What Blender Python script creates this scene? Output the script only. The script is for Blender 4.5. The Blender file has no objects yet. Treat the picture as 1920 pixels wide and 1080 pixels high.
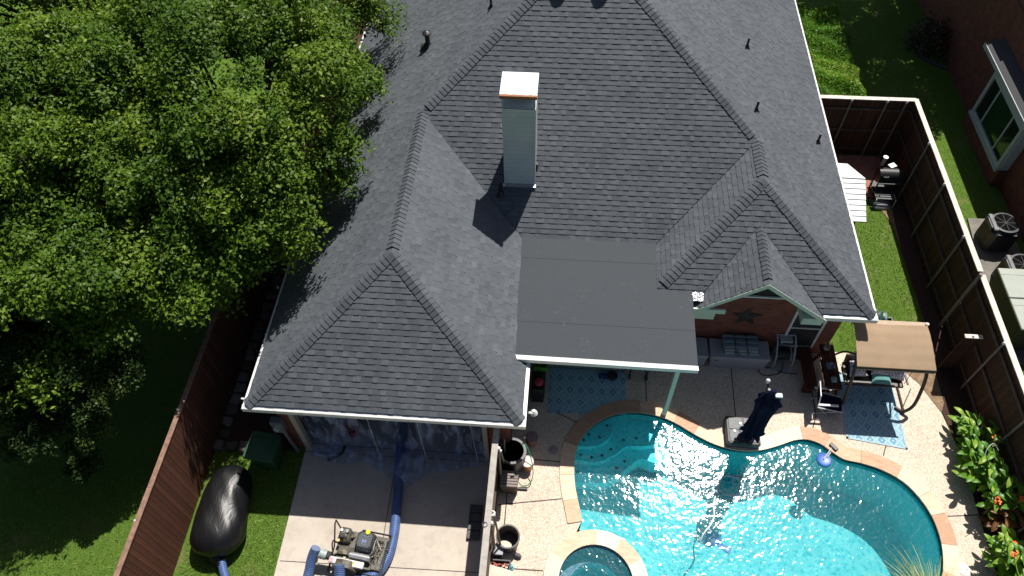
import bpy, math, random
import numpy as np
from mathutils import Vector, Matrix, noise
from mathutils.geometry import tessellate_polygon
R = math.radians
random.seed(7); rng = np.random.default_rng(11)
sc = bpy.context.scene; COL = sc.collection

# ---------------------------------------------------------------- camera
cam_d = bpy.data.cameras.new('camera'); cam = bpy.data.objects.new('camera', cam_d); COL.objects.link(cam)
cam_d.sensor_width = 36; cam_d.lens = 36*1396.47/1920; cam_d.clip_start = .1; cam_d.clip_end = 3000
PI_, YA_, RO_ = .93334, -.09892, -.02691
fw = Vector((math.sin(YA_)*math.cos(PI_), math.cos(YA_)*math.cos(PI_), -math.sin(PI_)))
rt = Vector((math.cos(YA_), -math.sin(YA_), 0)); up = rt.cross(fw)
r2 = math.cos(RO_)*rt + math.sin(RO_)*up; u2 = -math.sin(RO_)*rt + math.cos(RO_)*up
cam.matrix_world = Matrix(((r2.x, u2.x, -fw.x, 0), (r2.y, u2.y, -fw.y, 0), (r2.z, u2.z, -fw.z, 18.7), (0, 0, 0, 1)))
sc.camera = cam
# ---------------------------------------------------------------- light
SUN = Vector((.22, .50, 1)).normalized()
EL = math.asin(SUN.z); AZ = math.atan2(SUN.x, SUN.y)
w = bpy.data.worlds.new('World'); sc.world = w; w.use_nodes = True
nt = w.node_tree; sky = nt.nodes.new('ShaderNodeTexSky'); sky.sky_type = 'NISHITA'; sky.sun_disc = False
sky.air_density = .85; sky.dust_density = 1.6; sky.sun_elevation = EL; sky.sun_rotation = AZ
nt.links.new(sky.outputs[0], nt.nodes['Background'].inputs[0]); nt.nodes['Background'].inputs[1].default_value = .05
ld = bpy.data.lights.new('sun', 'SUN'); ld.energy = 5.0; ld.angle = R(.5); ld.color = (1, .955, .88)
lo = bpy.data.objects.new('sun', ld); COL.objects.link(lo); lo.rotation_euler = SUN.to_track_quat('Z', 'Y').to_euler(); lo.location = (0, 0, 40)
sc.view_settings.view_transform = 'Standard'; sc.view_settings.look = 'None'; sc.view_settings.exposure = .42; sc.view_settings.gamma = 1

# ---------------------------------------------------------------- materials
class NT:
    def __init__(s, name):
        s.m = bpy.data.materials.new(name); s.m.use_nodes = True; s.t = s.m.node_tree
        s.b = s.t.nodes['Principled BSDF']; s.out = s.t.nodes['Material Output']
    def n(s, typ, **kw):
        nd = s.t.nodes.new('ShaderNode'+typ)
        for k, v in kw.items():
            if k.startswith('i_'):
                key = k[2:]
                key = int(key) if key.isdigit() else key.replace('_', ' ')
                if hasattr(v, 'outputs') or isinstance(v, bpy.types.NodeSocket): s.l(v, nd.inputs[key])
                else: nd.inputs[key].default_value = v
            else: setattr(nd, k, v)
        return nd
    def l(s, a, b):
        s.t.links.new(a.outputs[0] if hasattr(a, 'outputs') else a, b)
    def obj(s): return s.n('TexCoord').outputs['Object']
    def noise(s, scale, detail=3, rough=.5, vec=None, dist=0):
        nd = s.n('TexNoise'); nd.inputs['Scale'].default_value = scale; nd.inputs['Detail'].default_value = detail
        nd.inputs['Roughness'].default_value = rough; nd.inputs['Distortion'].default_value = dist
        s.l(vec if vec is not None else s.obj(), nd.inputs['Vector']); return nd.outputs['Fac']
    def ramp(s, fac, stops, interp='LINEAR'):
        nd = s.n('ValToRGB'); cr = nd.color_ramp; cr.interpolation = interp
        while len(cr.elements) < len(stops): cr.elements.new(.5)
        for e, (p, c) in zip(cr.elements, stops): e.position = p; e.color = (*c, 1) if len(c) == 3 else c
        s.l(fac, nd.inputs[0]); return nd.outputs[0]
    def mix(s, fac, a, b, mode='MIX'):
        nd = s.n('Mix', data_type='RGBA', blend_type=mode)
        for sock, v in ((nd.inputs[0], fac), (nd.inputs[6], a), (nd.inputs[7], b)):
            if isinstance(v, (int, float)): sock.default_value = v
            elif isinstance(v, tuple): sock.default_value = (*v, 1)
            else: s.l(v, sock)
        return nd.outputs[2]
    def math(s, op, a, b=0, c=0):
        nd = s.n('Math', operation=op)
        for i, v in enumerate((a, b, c)):
            if isinstance(v, (int, float)): nd.inputs[i].default_value = v
            else: s.l(v, nd.inputs[i])
        return nd.outputs[0]
    def bump(s, h, strength=.5, dist=.01):
        nd = s.n('Bump'); nd.inputs['Strength'].default_value = strength; nd.inputs['Distance'].default_value = dist
        s.l(h, nd.inputs['Height']); s.l(nd, s.b.inputs['Normal']); return nd
    def attr(s, name): return s.n('Attribute', attribute_name=name)
    def base(s, c):
        if isinstance(c, tuple): s.b.inputs['Base Color'].default_value = (*c, 1)
        else: s.l(c, s.b.inputs['Base Color'])
MC = {}
def mat(name, c, rough=.6, c2=None, scale=6, metal=0, bump=0, bscale=60, detail=4, spec=.5, contrast=1):
    if name in MC: return MC[name]
    t = NT(name)
    if c2 is None: c2 = tuple(x*.78 for x in c)
    f = t.noise(scale, detail, .6)
    lo_, hi = .5-.22/contrast, .5+.22/contrast
    t.base(t.ramp(f, [(lo_, c2), (hi, c)]))
    t.b.inputs['Roughness'].default_value = rough; t.b.inputs['Metallic'].default_value = metal
    t.b.inputs['Specular IOR Level'].default_value = spec
    if bump: t.bump(t.noise(bscale, 3), bump, .01)
    MC[name] = t.m; return t.m

def m_shingle():
    t = NT('charcoal_shingle')
    a = t.attr('tone').outputs['Fac']
    g = t.noise(140, 2, .7); g2 = t.noise(1.1, 4, .6); g3 = t.noise(9, 3, .6)
    c = t.ramp(a, [(0, (.052, .059, .069)), (.35, (.073, .083, .097)), (.7, (.086, .097, .112)), (1, (.106, .118, .133))])
    c = t.mix(.55, c, t.ramp(g, [(.3, (.35, .35, .35)), (.7, (1.6, 1.6, 1.6))]), 'MULTIPLY')
    c = t.mix(.6, c, t.ramp(g2, [(.3, (.75, .76, .78)), (.7, (1.2, 1.19, 1.16))]), 'MULTIPLY')
    c = t.mix(.4, c, t.ramp(g3, [(.3, (.75, .75, .75)), (.7, (1.25, 1.25, 1.25))]), 'MULTIPLY')
    t.base(c); t.b.inputs['Roughness'].default_value = .8; t.b.inputs['Specular IOR Level'].default_value = .35
    t.bump(g, .5, .004); return t.m
def m_brick(name='red_brick', c1=(.21, .052, .034), c2=(.12, .032, .024), mortar=(.15, .085, .065), vert=True):
    t = NT(name); tc = t.obj()
    sep = t.n('SeparateXYZ'); t.l(tc, sep.inputs[0])
    comb = t.n('CombineXYZ'); t.l(t.math('ADD', sep.outputs[0], sep.outputs[1]), comb.inputs[0])
    t.l(sep.outputs[2] if vert else sep.outputs[1], comb.inputs[1])
    if not vert: t.l(sep.outputs[0], comb.inputs[0])
    b = t.n('TexBrick'); t.l(comb, b.inputs['Vector']); b.inputs['Scale'].default_value = 1
    b.inputs['Brick Width'].default_value = .21; b.inputs['Row Height'].default_value = .075; b.inputs['Mortar Size'].default_value = .006
    b.inputs['Color1'].default_value = (*c1, 1); b.inputs['Color2'].default_value = (*c2, 1); b.inputs['Mortar'].default_value = (*mortar, 1)
    c = t.mix(.5, b.outputs[0], t.ramp(t.noise(3, 5), [(.3, (.6, .6, .6)), (.7, (1.3, 1.3, 1.3))]), 'MULTIPLY')
    # pale flecks on individual bricks
    fl = t.noise(26, 2, .5); c = t.mix(t.math('GREATER_THAN', fl, .76), c, (.42, .34, .3))
    t.base(c); t.b.inputs['Roughness'].default_value = .85; t.bump(b.outputs['Fac'], -.5, .008); return t.m
def m_boards(name, c, c2, axis=1, width=.14, rough=.8, gap=.08, spread=.35):
    """boards: tone per board along an object axis + grain"""
    t = NT(name); sep = t.n('SeparateXYZ'); t.l(t.obj(), sep.inputs[0])
    v = t.math('DIVIDE', sep.outputs[axis], width); fl = t.math('FLOOR', v); fr = t.math('FRACT', v)
    wn = t.n('TexWhiteNoise', noise_dimensions='1D'); t.l(fl, wn.inputs['W'])
    mp = t.n('Mapping'); t.l(t.obj(), mp.inputs[0]); sca = [40, 40, 40]; sca[2 if axis != 2 else 0] = 3; mp.inputs['Scale'].default_value = sca
    gr = t.noise(1, 4, .6, mp)
    big = t.noise(1.3, 4, .6)
    f = t.math('ADD', t.math('MULTIPLY', wn.outputs['Value'], spread), t.math('MULTIPLY', gr, .35)); f = t.math('ADD', f, t.math('MULTIPLY', big, .5))
    col = t.ramp(f, [(.2, c2), (.85, c)])
    col = t.mix(t.math('LESS_THAN', fr, gap), col, tuple(x*.25 for x in c2))
    t.base(col); t.b.inputs['Roughness'].default_value = rough; t.b.inputs['Specular IOR Level'].default_value = .2
    t.bump(gr, .3, .005); return t.m
def m_grass():
    t = NT('lawn_grass')
    a = t.noise(55, 4, .75); b = t.noise(7, 4, .65); c = t.noise(.9, 4, .6)
    col = t.ramp(a, [(.3, (.035, .075, .010)), (.5, (.10, .19, .026)), (.68, (.21, .31, .06))])
    col = t.mix(.6, col, t.ramp(b, [(.3, (.62, .75, .7)), (.7, (1.3, 1.15, 1.2))]), 'MULTIPLY')
    col = t.mix(t.ramp(c, [(.56, (0, 0, 0)), (.75, (.55, .55, .55))]), col, t.ramp(a, [(.3, (.13, .11, .045)), (.7, (.36, .31, .15))]))
    t.base(col); t.b.inputs['Roughness'].default_value = .9; t.b.inputs['Specular IOR Level'].default_value = .1
    t.bump(a, 1, .05); return t.m
def m_aggregate():
    t = NT('exposed_aggregate')
    v = t.n('TexVoronoi'); v.inputs['Scale'].default_value = 42; t.l(t.obj(), v.inputs['Vector'])
    a = t.noise(48, 3, .7); b = t.noise(.8, 4, .6); bw = t.n('RGBToBW'); t.l(v.outputs['Color'], bw.inputs[0])
    col = t.ramp(bw, [(.1, (.40, .32, .25)), (.35, (.53, .43, .34)), (.6, (.63, .53, .43)), (.9, (.72, .63, .53))])
    col = t.mix(.55, col, t.ramp(a, [(.3, (.62, .60, .58)), (.65, (1.2, 1.2, 1.2))]), 'MULTIPLY')
    col = t.mix(.5, col, t.ramp(b, [(.3, (.8, .8, .8)), (.7, (1.12, 1.1, 1.08))]), 'MULTIPLY')
    t.base(col); t.b.inputs['Roughness'].default_value = .8; t.bump(v.outputs['Distance'], .3, .006); return t.m
def m_concrete():
    t = NT('driveway_concrete')
    a = t.noise(90, 3, .7); b = t.noise(.7, 5, .6); c = t.noise(4, 5, .65, dist=.8)
    col = t.ramp(b, [(.3, (.41, .355, .30)), (.7, (.54, .475, .405))])
    col = t.mix(.4, col, t.ramp(a, [(.3, (.75, .75, .75)), (.7, (1.2, 1.2, 1.2))]), 'MULTIPLY')
    col = t.mix(.45, col, t.ramp(c, [(.28, (.62, .60, .6)), (.5, (1, 1, 1))]), 'MULTIPLY')
    t.base(col); t.b.inputs['Roughness'].default_value = .85; t.bump(a, .2, .003); return t.m
def m_stone(name, stops):
    t = NT(name); a = t.attr('tone').outputs['Fac']
    mp = t.n('Mapping'); t.l(t.obj(), mp.inputs[0]); mp.inputs['Scale'].default_value = (3, 9, 3); mp.inputs['Rotation'].default_value = (0, 0, .6)
    f = t.math('ADD', a, t.math('MULTIPLY', t.math('SUBTRACT', t.noise(1, 5, .65, mp, 1.2), .5), .9))
    c = t.ramp(f, stops); c = t.mix(.4, c, t.ramp(t.noise(60, 3, .7), [(.3, (.75, .75, .75)), (.7, (1.2, 1.2, 1.2))]), 'MULTIPLY')
    t.base(c); t.b.inputs['Roughness'].default_value = .75; t.bump(t.noise(30, 4), .2, .006); return t.m
def m_leaf(name, dark, light, tip, rough=.45, trans=.35):
    t = NT(name); a = t.attr('tone').outputs['Fac']
    c = t.ramp(a, [(0, dark), (.6, light), (1, tip)])
    t.base(c); t.b.inputs['Roughness'].default_value = rough; t.b.inputs['Specular IOR Level'].default_value = .22
    tr = t.n('BsdfTranslucent'); t.l(t.mix(.5, c, (1.2, 1.25, .3), 'MULTIPLY'), tr.inputs[0])
    mx = t.n('MixShader'); mx.inputs[0].default_value = trans; t.l(t.b.outputs[0], mx.inputs[1]); t.l(tr, mx.inputs[2]); t.l(mx, t.out.inputs[0]); return t.m
def m_rug():
    t = NT('outdoor_rug'); sep = t.n('SeparateXYZ'); t.l(t.obj(), sep.inputs[0])
    x = t.math('DIVIDE', sep.outputs[0], .30); y = t.math('DIVIDE', sep.outputs[1], .38)
    fx = t.math('ABSOLUTE', t.math('SUBTRACT', t.math('FRACT', x), .5)); fy = t.math('ABSOLUTE', t.math('SUBTRACT', t.math('FRACT', y), .5))
    d = t.math('ADD', fx, fy)                   # diamond distance 0..1
    s2 = t.math('FRACT', t.math('MULTIPLY', d, 2.5)); line = t.math('LESS_THAN', s2, .22)
    wn = t.n('TexWhiteNoise', noise_dimensions='2D'); cb = t.n('CombineXYZ')
    t.l(t.math('FLOOR', t.math('ADD', x, 0)), cb.inputs[0]); t.l(t.math('FLOOR', y), cb.inputs[1]); t.l(cb, wn.inputs['Vector'])
    big = t.math('LESS_THAN', d, t.math('MULTIPLY_ADD', wn.outputs['Value'], .35, .12))
    c = t.mix(big, (.25, .41, .49), (.13, .29, .40)); c = t.mix(line, c, (.42, .57, .63))
    far = t.math('GREATER_THAN', d, .82); c = t.mix(far, c, (.30, .47, .55))
    c = t.mix(.4, c, t.ramp(t.noise(160, 2), [(.3, (.75, .75, .75)), (.7, (1.2, 1.2, 1.2))]), 'MULTIPLY')
    t.base(c); t.b.inputs['Roughness'].default_value = .9; return t.m
def m_water():
    t = NT('pool_water')
    # ripples bend the reflection of the sun; the see-through tint has a net of caustic light painted in
    tc = t.obj()
    n1 = t.noise(5.5, 1.5, .5, tc, .4); n2 = t.noise(10, 1, .5, tc, .3); n3 = t.noise(1.3, 2, .5, tc)
    h = t.math('ADD', t.math('MULTIPLY', n1, 1.0), t.math('MULTIPLY', n2, .55)); h = t.math('ADD', h, t.math('MULTIPLY', n3, 1.4))
    bp = t.n('Bump'); bp.inputs['Strength'].default_value = 1; bp.inputs['Distance'].default_value = .011; t.l(h, bp.inputs['Height'])
    gl = t.n('BsdfGlossy'); gl.inputs['Roughness'].default_value = .09; t.l(bp, gl.inputs['Normal'])
    fr = t.n('Fresnel'); fr.inputs['IOR'].default_value = 1.33; t.l(bp, fr.inputs['Normal'])
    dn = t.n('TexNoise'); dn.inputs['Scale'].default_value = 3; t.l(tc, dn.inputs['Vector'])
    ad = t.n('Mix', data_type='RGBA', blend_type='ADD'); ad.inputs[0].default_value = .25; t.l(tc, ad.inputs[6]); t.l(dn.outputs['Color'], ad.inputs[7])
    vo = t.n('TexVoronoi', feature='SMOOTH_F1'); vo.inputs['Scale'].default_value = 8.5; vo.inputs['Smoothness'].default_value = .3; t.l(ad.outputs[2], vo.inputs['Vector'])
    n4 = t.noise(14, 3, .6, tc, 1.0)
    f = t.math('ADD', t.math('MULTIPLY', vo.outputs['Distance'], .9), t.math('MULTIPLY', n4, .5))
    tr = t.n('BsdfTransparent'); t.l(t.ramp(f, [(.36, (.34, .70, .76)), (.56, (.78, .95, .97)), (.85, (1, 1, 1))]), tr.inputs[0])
    df = t.n('BsdfDiffuse'); df.inputs[0].default_value = (.02, .44, .52, 1); m0 = t.n('MixShader'); m0.inputs[0].default_value = .15; t.l(tr, m0.inputs[1]); t.l(df, m0.inputs[2])
    mx = t.n('MixShader'); t.l(t.math('MULTIPLY', fr, 2.0), mx.inputs[0]); t.l(m0, mx.inputs[1]); t.l(gl, mx.inputs[2]); t.l(mx, t.out.inputs[0])
    return t.m
def m_tile(name, c, c2, grout, s=.05):
    t = NT(name); v = t.n('TexBrick'); v.offset = 0; t.l(t.obj(), v.inputs['Vector']); v.inputs['Scale'].default_value = 1
    sep = t.n('SeparateXYZ'); t.l(t.obj(), sep.inputs[0]); cb = t.n('CombineXYZ')
    ang = t.math('ARCTAN2', sep.outputs[1], sep.outputs[0]); rad = t.math('SQRT', t.math('ADD', t.math('POWER', sep.outputs[0], 2), t.math('POWER', sep.outputs[1], 2)))
    t.l(t.math('MULTIPLY', ang, .75), cb.inputs[0]); t.l(t.math('ADD', rad, sep.outputs[2]), cb.inputs[1]); t.l(cb, v.inputs['Vector'])
    v.inputs['Brick Width'].default_value = s; v.inputs['Row Height'].default_value = s; v.inputs['Mortar Size'].default_value = s*.09
    v.inputs['Color1'].default_value = (*c, 1); v.inputs['Color2'].default_value = (*c2, 1); v.inputs['Mortar'].default_value = (*grout, 1)
    t.base(v.outputs[0]); t.b.inputs['Roughness'].default_value = .2; return t.m
def m_plaster(name='pool_plaster', k=1):
    t = NT(name)
    a = t.noise(1.2, 4, .6); b = t.noise(25, 3, .6)
    c = t.ramp(a, [(.3, (.065*k, .43*k, .47*k)), (.7, (.10*k, .53*k, .57*k))]); c = t.mix(.3, c, t.ramp(b, [(.3, (.8, .8, .8)), (.7, (1.15, 1.15, 1.15))]), 'MULTIPLY')
    t.base(c); t.b.inputs['Roughness'].default_value = .7; return t.m
def m_flatroof():
    t = NT('rolled_roofing')
    a = t.noise(120, 3, .75); b = t.noise(2.2, 5, .65, dist=1.5); c = t.noise(6.5, 6, .75, dist=2.5)
    col = t.ramp(a, [(.3, (.026, .032, .038)), (.7, (.049, .058, .069))])
    sc_ = t.math('MULTIPLY', t.ramp(b, [(.5, (0, 0, 0)), (.62, (1, 1, 1))]), t.ramp(c, [(.57, (0, 0, 0)), (.70, (.4, .4, .4))]))
    col = t.mix(sc_, col, (.26, .27, .27)); t.base(col); t.b.inputs['Roughness'].default_value = .85; t.bump(a, .3, .003); return t.m
def m_guard():
    t = NT('perforated_gutter_guard'); v = t.n('TexVoronoi'); v.inputs['Scale'].default_value = 26; v.inputs['Randomness'].default_value = 0; t.l(t.obj(), v.inputs['Vector'])
    c = t.mix(t.math('LESS_THAN', v.outputs['Distance'], .30), (.78, .78, .76), (.10, .10, .11))
    t.base(c); t.b.inputs['Roughness'].default_value = .35; t.b.inputs['Metallic'].default_value = .1; return t.m
def m_plastic_sheet():
    t = NT('clear_plastic_sheet'); mp = t.n('Mapping'); t.l(t.obj(), mp.inputs[0]); mp.inputs['Scale'].default_value = (4, 1.3, 1.0); n = t.noise(1.3, 3, .55, mp, .5)
    tr = t.n('BsdfTransparent'); tr.inputs[0].default_value = (.86, .90, .98, 1)
    t.base((.44, .53, .74)); t.b.inputs['Roughness'].default_value = .15; t.bump(t.noise(3, 3, .5, mp), .6, .05)
    mx = t.n('MixShader'); t.l(t.ramp(n, [(.44, (.05, .05, .05)), (.66, (.55, .55, .55))]), mx.inputs[0]); t.l(tr, mx.inputs[1]); t.l(t.b.outputs[0], mx.inputs[2]); t.l(mx, t.out.inputs[0]); return t.m
def m_hose(name, c, c2, pitch=.05):
    t = NT(name); 
    uv = t.n('TexCoord').outputs['UV']; sep = t.n('SeparateXYZ'); t.l(uv, sep.inputs[0])
    s_ = t.math('SINE', t.math('MULTIPLY', sep.outputs[1], 6.283/pitch)); col = t.mix(t.math('MULTIPLY_ADD', s_, .5, .5), c, c2)
    col = t.mix(.5, col, t.ramp(t.noise(6, 4), [(.3, (.7, .7, .75)), (.7, (1.25, 1.25, 1.2))]), 'MULTIPLY')
    t.base(col); t.b.inputs['Roughness'].default_value = .38; t.bump(s_, .6, .006); return t.m
def m_glass(name='dark_glass', c=(.012, .016, .018)):
    t = NT(name); t.base(c); t.b.inputs['Roughness'].default_value = .06; t.b.inputs['Specular IOR Level'].default_value = .7; return t.m
def m_floral():
    t = NT('floral_cushion'); v = t.n('TexVoronoi'); v.inputs['Scale'].default_value = 14; t.l(t.obj(), v.inputs['Vector'])
    n = t.noise(24, 3, .6, dist=1.5); f = t.math('MULTIPLY', t.math('LESS_THAN', v.outputs['Distance'], .42), t.math('GREATER_THAN', n, .52))
    c = t.mix(f, (.66, .60, .66), (.09, .05, .17)); c = t.mix(t.math('GREATER_THAN', t.noise(11, 3), .62), c, (.24, .20, .42))
    t.base(c); t.b.inputs['Roughness'].default_value = .9; return t.m
def m_stripes(name, cols, axis=1, period=.22):
    t = NT(name); sep = t.n('SeparateXYZ'); t.l(t.obj(), sep.inputs[0]); f = t.math('FRACT', t.math('DIVIDE', sep.outputs[axis], period))
    c = t.ramp(f, [(i/len(cols), k) for i, k in enumerate(cols)], 'CONSTANT'); t.base(c); t.b.inputs['Roughness'].default_value = .9; return t.m

# ---------------------------------------------------------------- mesh builder
class MB:
    def __init__(s): s.v = []; s.f = []; s.tone = []; s.uv = None
    def add(s, vs, fs, tone=.5):
        o = len(s.v); s.v += [Vector(p) for p in vs]; s.f += [tuple(i+o for i in f) for f in fs]; s.tone += [tone]*len(fs); return s
    def box(s, x0, x1, y0, y1, z0, z1, rz=0, c=None, tone=.5, rx=0, ry=0, bev=0, taper=1):
        if bev <= 0:
            vs = [Vector((x, y, z)) for z in (z0, z1) for x, y in ((x0, y0), (x1, y0), (x1, y1), (x0, y1))]
            if taper != 1:
                mx, my = (x0+x1)/2, (y0+y1)/2
                for p in vs[:4]: p.x = mx+(p.x-mx)*taper; p.y = my+(p.y-my)*taper
            fs = [(3, 2, 1, 0), (4, 5, 6, 7), (0, 1, 5, 4), (1, 2, 6, 5), (2, 3, 7, 6), (3, 0, 4, 7)]
        else:
            b = bev; vs = []; fs = []
            def ring(z, i):
                return [Vector(p) for p in ((x0+i+b, y0+i, z), (x1-i-b, y0+i, z), (x1-i, y0+i+b, z), (x1-i, y1-i-b, z), (x1-i-b, y1-i, z), (x0+i+b, y1-i, z), (x0+i, y1-i-b, z), (x0+i, y0+i+b, z))]
            rs = [ring(z0, 0), ring(z1-b, 0), ring(z1, b*.8)]
            if taper != 1:
                mx, my = (x0+x1)/2, (y0+y1)/2
                for p in rs[0]: p.x = mx+(p.x-mx)*taper; p.y = my+(p.y-my)*taper
            for r_ in rs: vs += r_
            for k in range(2):
                for i in range(8): j = (i+1) % 8; fs.append((k*8+i, k*8+j, k*8+8+j, k*8+8+i))
            fs.append(tuple(range(16, 24))); fs.append(tuple(range(7, -1, -1)))
        if rz or rx or ry:
            if c is None: c = ((x0+x1)/2, (y0+y1)/2, (z0+z1)/2)
            c = Vector(c); m = Matrix.Rotation(rz, 3, 'Z') @ Matrix.Rotation(ry, 3, 'Y') @ Matrix.Rotation(rx, 3, 'X'); vs = [m @ (p-c)+c for p in vs]
        return s.add(vs, fs, tone)
    def cyl(s, p0, p1, r, r2=None, n=12, cap=True, tone=.5):
        p0, p1 = Vector(p0), Vector(p1); r2 = r if r2 is None else r2; d = (p1-p0).normalized()
        a = d.orthogonal().normalized(); b = d.cross(a); vs = []
        for p, q in ((p0, r), (p1, r2)):
            vs += [p+a*q*math.cos(2*math.pi*i/n)+b*q*math.sin(2*math.pi*i/n) for i in range(n)]
        fs = [(i, (i+1) % n, n+(i+1) % n, n+i) for i in range(n)]
        if cap: fs += [tuple(range(n-1, -1, -1)), tuple(range(n, 2*n))]
        return s.add(vs, fs, tone)
    def tube(s, pts, r, n=10, sub=5, cap=True, tone=.5, radii=None, smoothpath=True):
        pts = [Vector(p) for p in pts]; P = []; RR = []
        if smoothpath and len(pts) > 2:
            q = [pts[0]*2-pts[1]]+pts+[pts[-1]*2-pts[-2]]
            for i in range(1, len(q)-2):
                for k in range(sub):
                    t = k/sub; a, b, c, d = q[i-1:i+3]
                    P.append(.5*((2*b)+(c-a)*t+(2*a-5*b+4*c-d)*t*t+(3*b-a-3*c+d)*t**3))
                    if radii: RR.append(radii[i-1]*(1-t)+radii[i]*t)
            P.append(pts[-1]); 
            if radii: RR.append(radii[-1])
        else: P = pts; RR = list(radii) if radii else []
        if not RR: RR = [r]*len(P)
        nrm = None; vs = []; L = [0]
        for i, p in enumerate(P):
            d = ((P[min(i+1, len(P)-1)]-P[max(i-1, 0)])).normalized()
            if nrm is None: nrm = d.orthogonal().normalized()
            nrm = (nrm-d*nrm.dot(d)).normalized(); b = d.cross(nrm)
            vs += [p+nrm*RR[i]*math.cos(2*math.pi*j/n)+b*RR[i]*math.sin(2*math.pi*j/n) for j in range(n)]
            if i: L.append(L[-1]+(p-P[i-1]).length)
        fs = []; o = len(s.f)
        for i in range(len(P)-1):
            for j in range(n): k = (j+1) % n; fs.append((i*n+j, i*n+k, i*n+n+k, i*n+n+j))
        if s.uv is None: s.uv = {}
        for q in range(len(fs)): i = q//n; s.uv[o+q] = ((0, L[i]), (1, L[i]), (1, L[i+1]), (0, L[i+1]))
        if cap: fs += [tuple(range(n-1, -1, -1)), tuple(range((len(P)-1)*n, len(P)*n))]
        return s.add(vs, fs, tone)
    def lathe(s, c, prof, n=20, sx=1, sy=1, tone=.5, wob=None):
        c = Vector(c); vs = []
        for r, z in prof:
            for i in range(n):
                a = 2*math.pi*i/n; q = r*(wob(a, z) if wob else 1); vs.append(c+Vector((q*sx*math.cos(a), q*sy*math.sin(a), z)))
        fs = []
        for k in range(len(prof)-1):
            for i in range(n): j = (i+1) % n; fs.append((k*n+i, k*n+j, k*n+n+j, k*n+n+i))
        if prof[0][0] > .001: fs.append(tuple(range(n-1, -1, -1)))
        if prof[-1][0] > .001: fs.append(tuple(range((len(prof)-1)*n, len(prof)*n)))
        return s.add(vs, fs, tone)
    def poly(s, pts, z0, z1, tone=.5, holes=()):
        """flat polygon (with holes) extruded between z0 and z1"""
        loops = [[Vector((p[0], p[1], z1)) for p in l] for l in (pts, *holes)]
        flat = [p for l in loops for p in l]; tri = tessellate_polygon(loops); fs = []
        for t in tri:
            a, b, c = (flat[i] for i in t)
            fs.append(tuple(t) if (b-a).cross(c-a).z > 0 else tuple(reversed(t)))
        s.add(flat, fs, tone)
        if z1-z0 > 1e-6:
            for l in loops:
                n = len(l); vs = [Vector((p.x, p.y, z0)) for p in l]+l; s.add(vs, [(i, (i+1) % n, n+(i+1) % n, n+i) for i in range(n)], tone)
        return s
    def build(s, name, m, parent=None, smooth=False, origin=None):
        me = bpy.data.meshes.new(name); o = bpy.data.objects.new(name, me); COL.objects.link(o)
        org = Vector((0, 0, 0))
        if parent is not None:
            q = parent
            while q is not None: org = org+q.location; q = q.parent
            o.parent = parent
        elif origin is not None: org = Vector(origin); o.location = org
        me.from_pydata([tuple(p-org) for p in s.v], [], s.f); me.materials.append(m)
        at = me.attributes.new('tone', 'FLOAT', 'FACE'); at.data.foreach_set('value', s.tone)
        if s.uv:
            ul = me.uv_layers.new(name='UVMap')
            for pi, q in s.uv.items():
                p = me.polygons[pi]
                for li, uv in zip(p.loop_indices, q): ul.data[li].uv = uv
        if smooth:
            me.polygons.foreach_set('use_smooth', [True]*len(me.polygons))
            me.set_sharp_from_angle(angle=R(40))
        me.update(); return o
def tag(o, label=None, cat=None, group=None, kind=None):
    if label: o['label'] = label
    if cat: o['category'] = cat
    if group: o['group'] = group
    if kind: o['kind'] = kind
    return o
def thing(name, loc, label, cat, group=None, rz=0):
    o = bpy.data.objects.new(name, None); COL.objects.link(o); o.location = loc; o.rotation_euler.z = rz; o.empty_display_size = .2
    return tag(o, label, cat, group)
def dup(o, loc, label, rz=None):
    def cp(a, par):
        b = a.copy(); COL.objects.link(b); b.parent = par
        for ch in list(a.children): cp(ch, b)
        return b
    kids = list(o.children); r = o.copy(); COL.objects.link(r)
    for ch in kids: cp(ch, r)
    r.location = loc; r['label'] = label
    if rz is not None: r.rotation_euler.z = rz
    return r
def struct(o): o['kind'] = 'structure'; return o

WHITE = mat('white_painted_metal', (.74, .75, .74), .4, (.60, .61, .60), 4)
OFFW = mat('weathered_cap_board', (.70, .65, .58), .8, (.50, .45, .38), 5, bump=.3, contrast=1.4)
GREENTRIM = mat('pale_green_trim', (.55, .63, .53), .6, (.49, .57, .48), 3)
BLACK = mat('black_plastic', (.018, .018, .020), .45, (.010, .010, .012), 5)
DGREY = mat('dark_grey_plastic', (.06, .062, .065), .55, (.04, .042, .045), 6)
MGREY = mat('mid_grey_plastic', (.17, .175, .18), .6, (.12, .125, .13), 6)
LGREY = mat('light_grey_plastic', (.34, .35, .39), .6, (.28, .29, .33), 4)
STEEL = mat('galvanized_steel', (.42, .43, .44), .35, (.30, .31, .32), 9, metal=.8)
PIPE = mat('weathered_post', (.20, .18, .155), .7, (.12, .10, .085), 8)
CAPW = mat('white_post_cap', (.8, .8, .78), .4)
BRICK = m_brick(); SHING = m_shingle(); GUARD = m_guard(); GLASS = m_glass()
MULCH = mat('bark_mulch', (.075, .035, .022), .95, (.022, .011, .008), 22, bump=1, bscale=35, detail=6, contrast=1.3)
SOIL = mat('bare_soil', (.30, .20, .12), .95, (.13, .085, .05), 7, bump=.8, bscale=30, detail=6)

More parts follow.
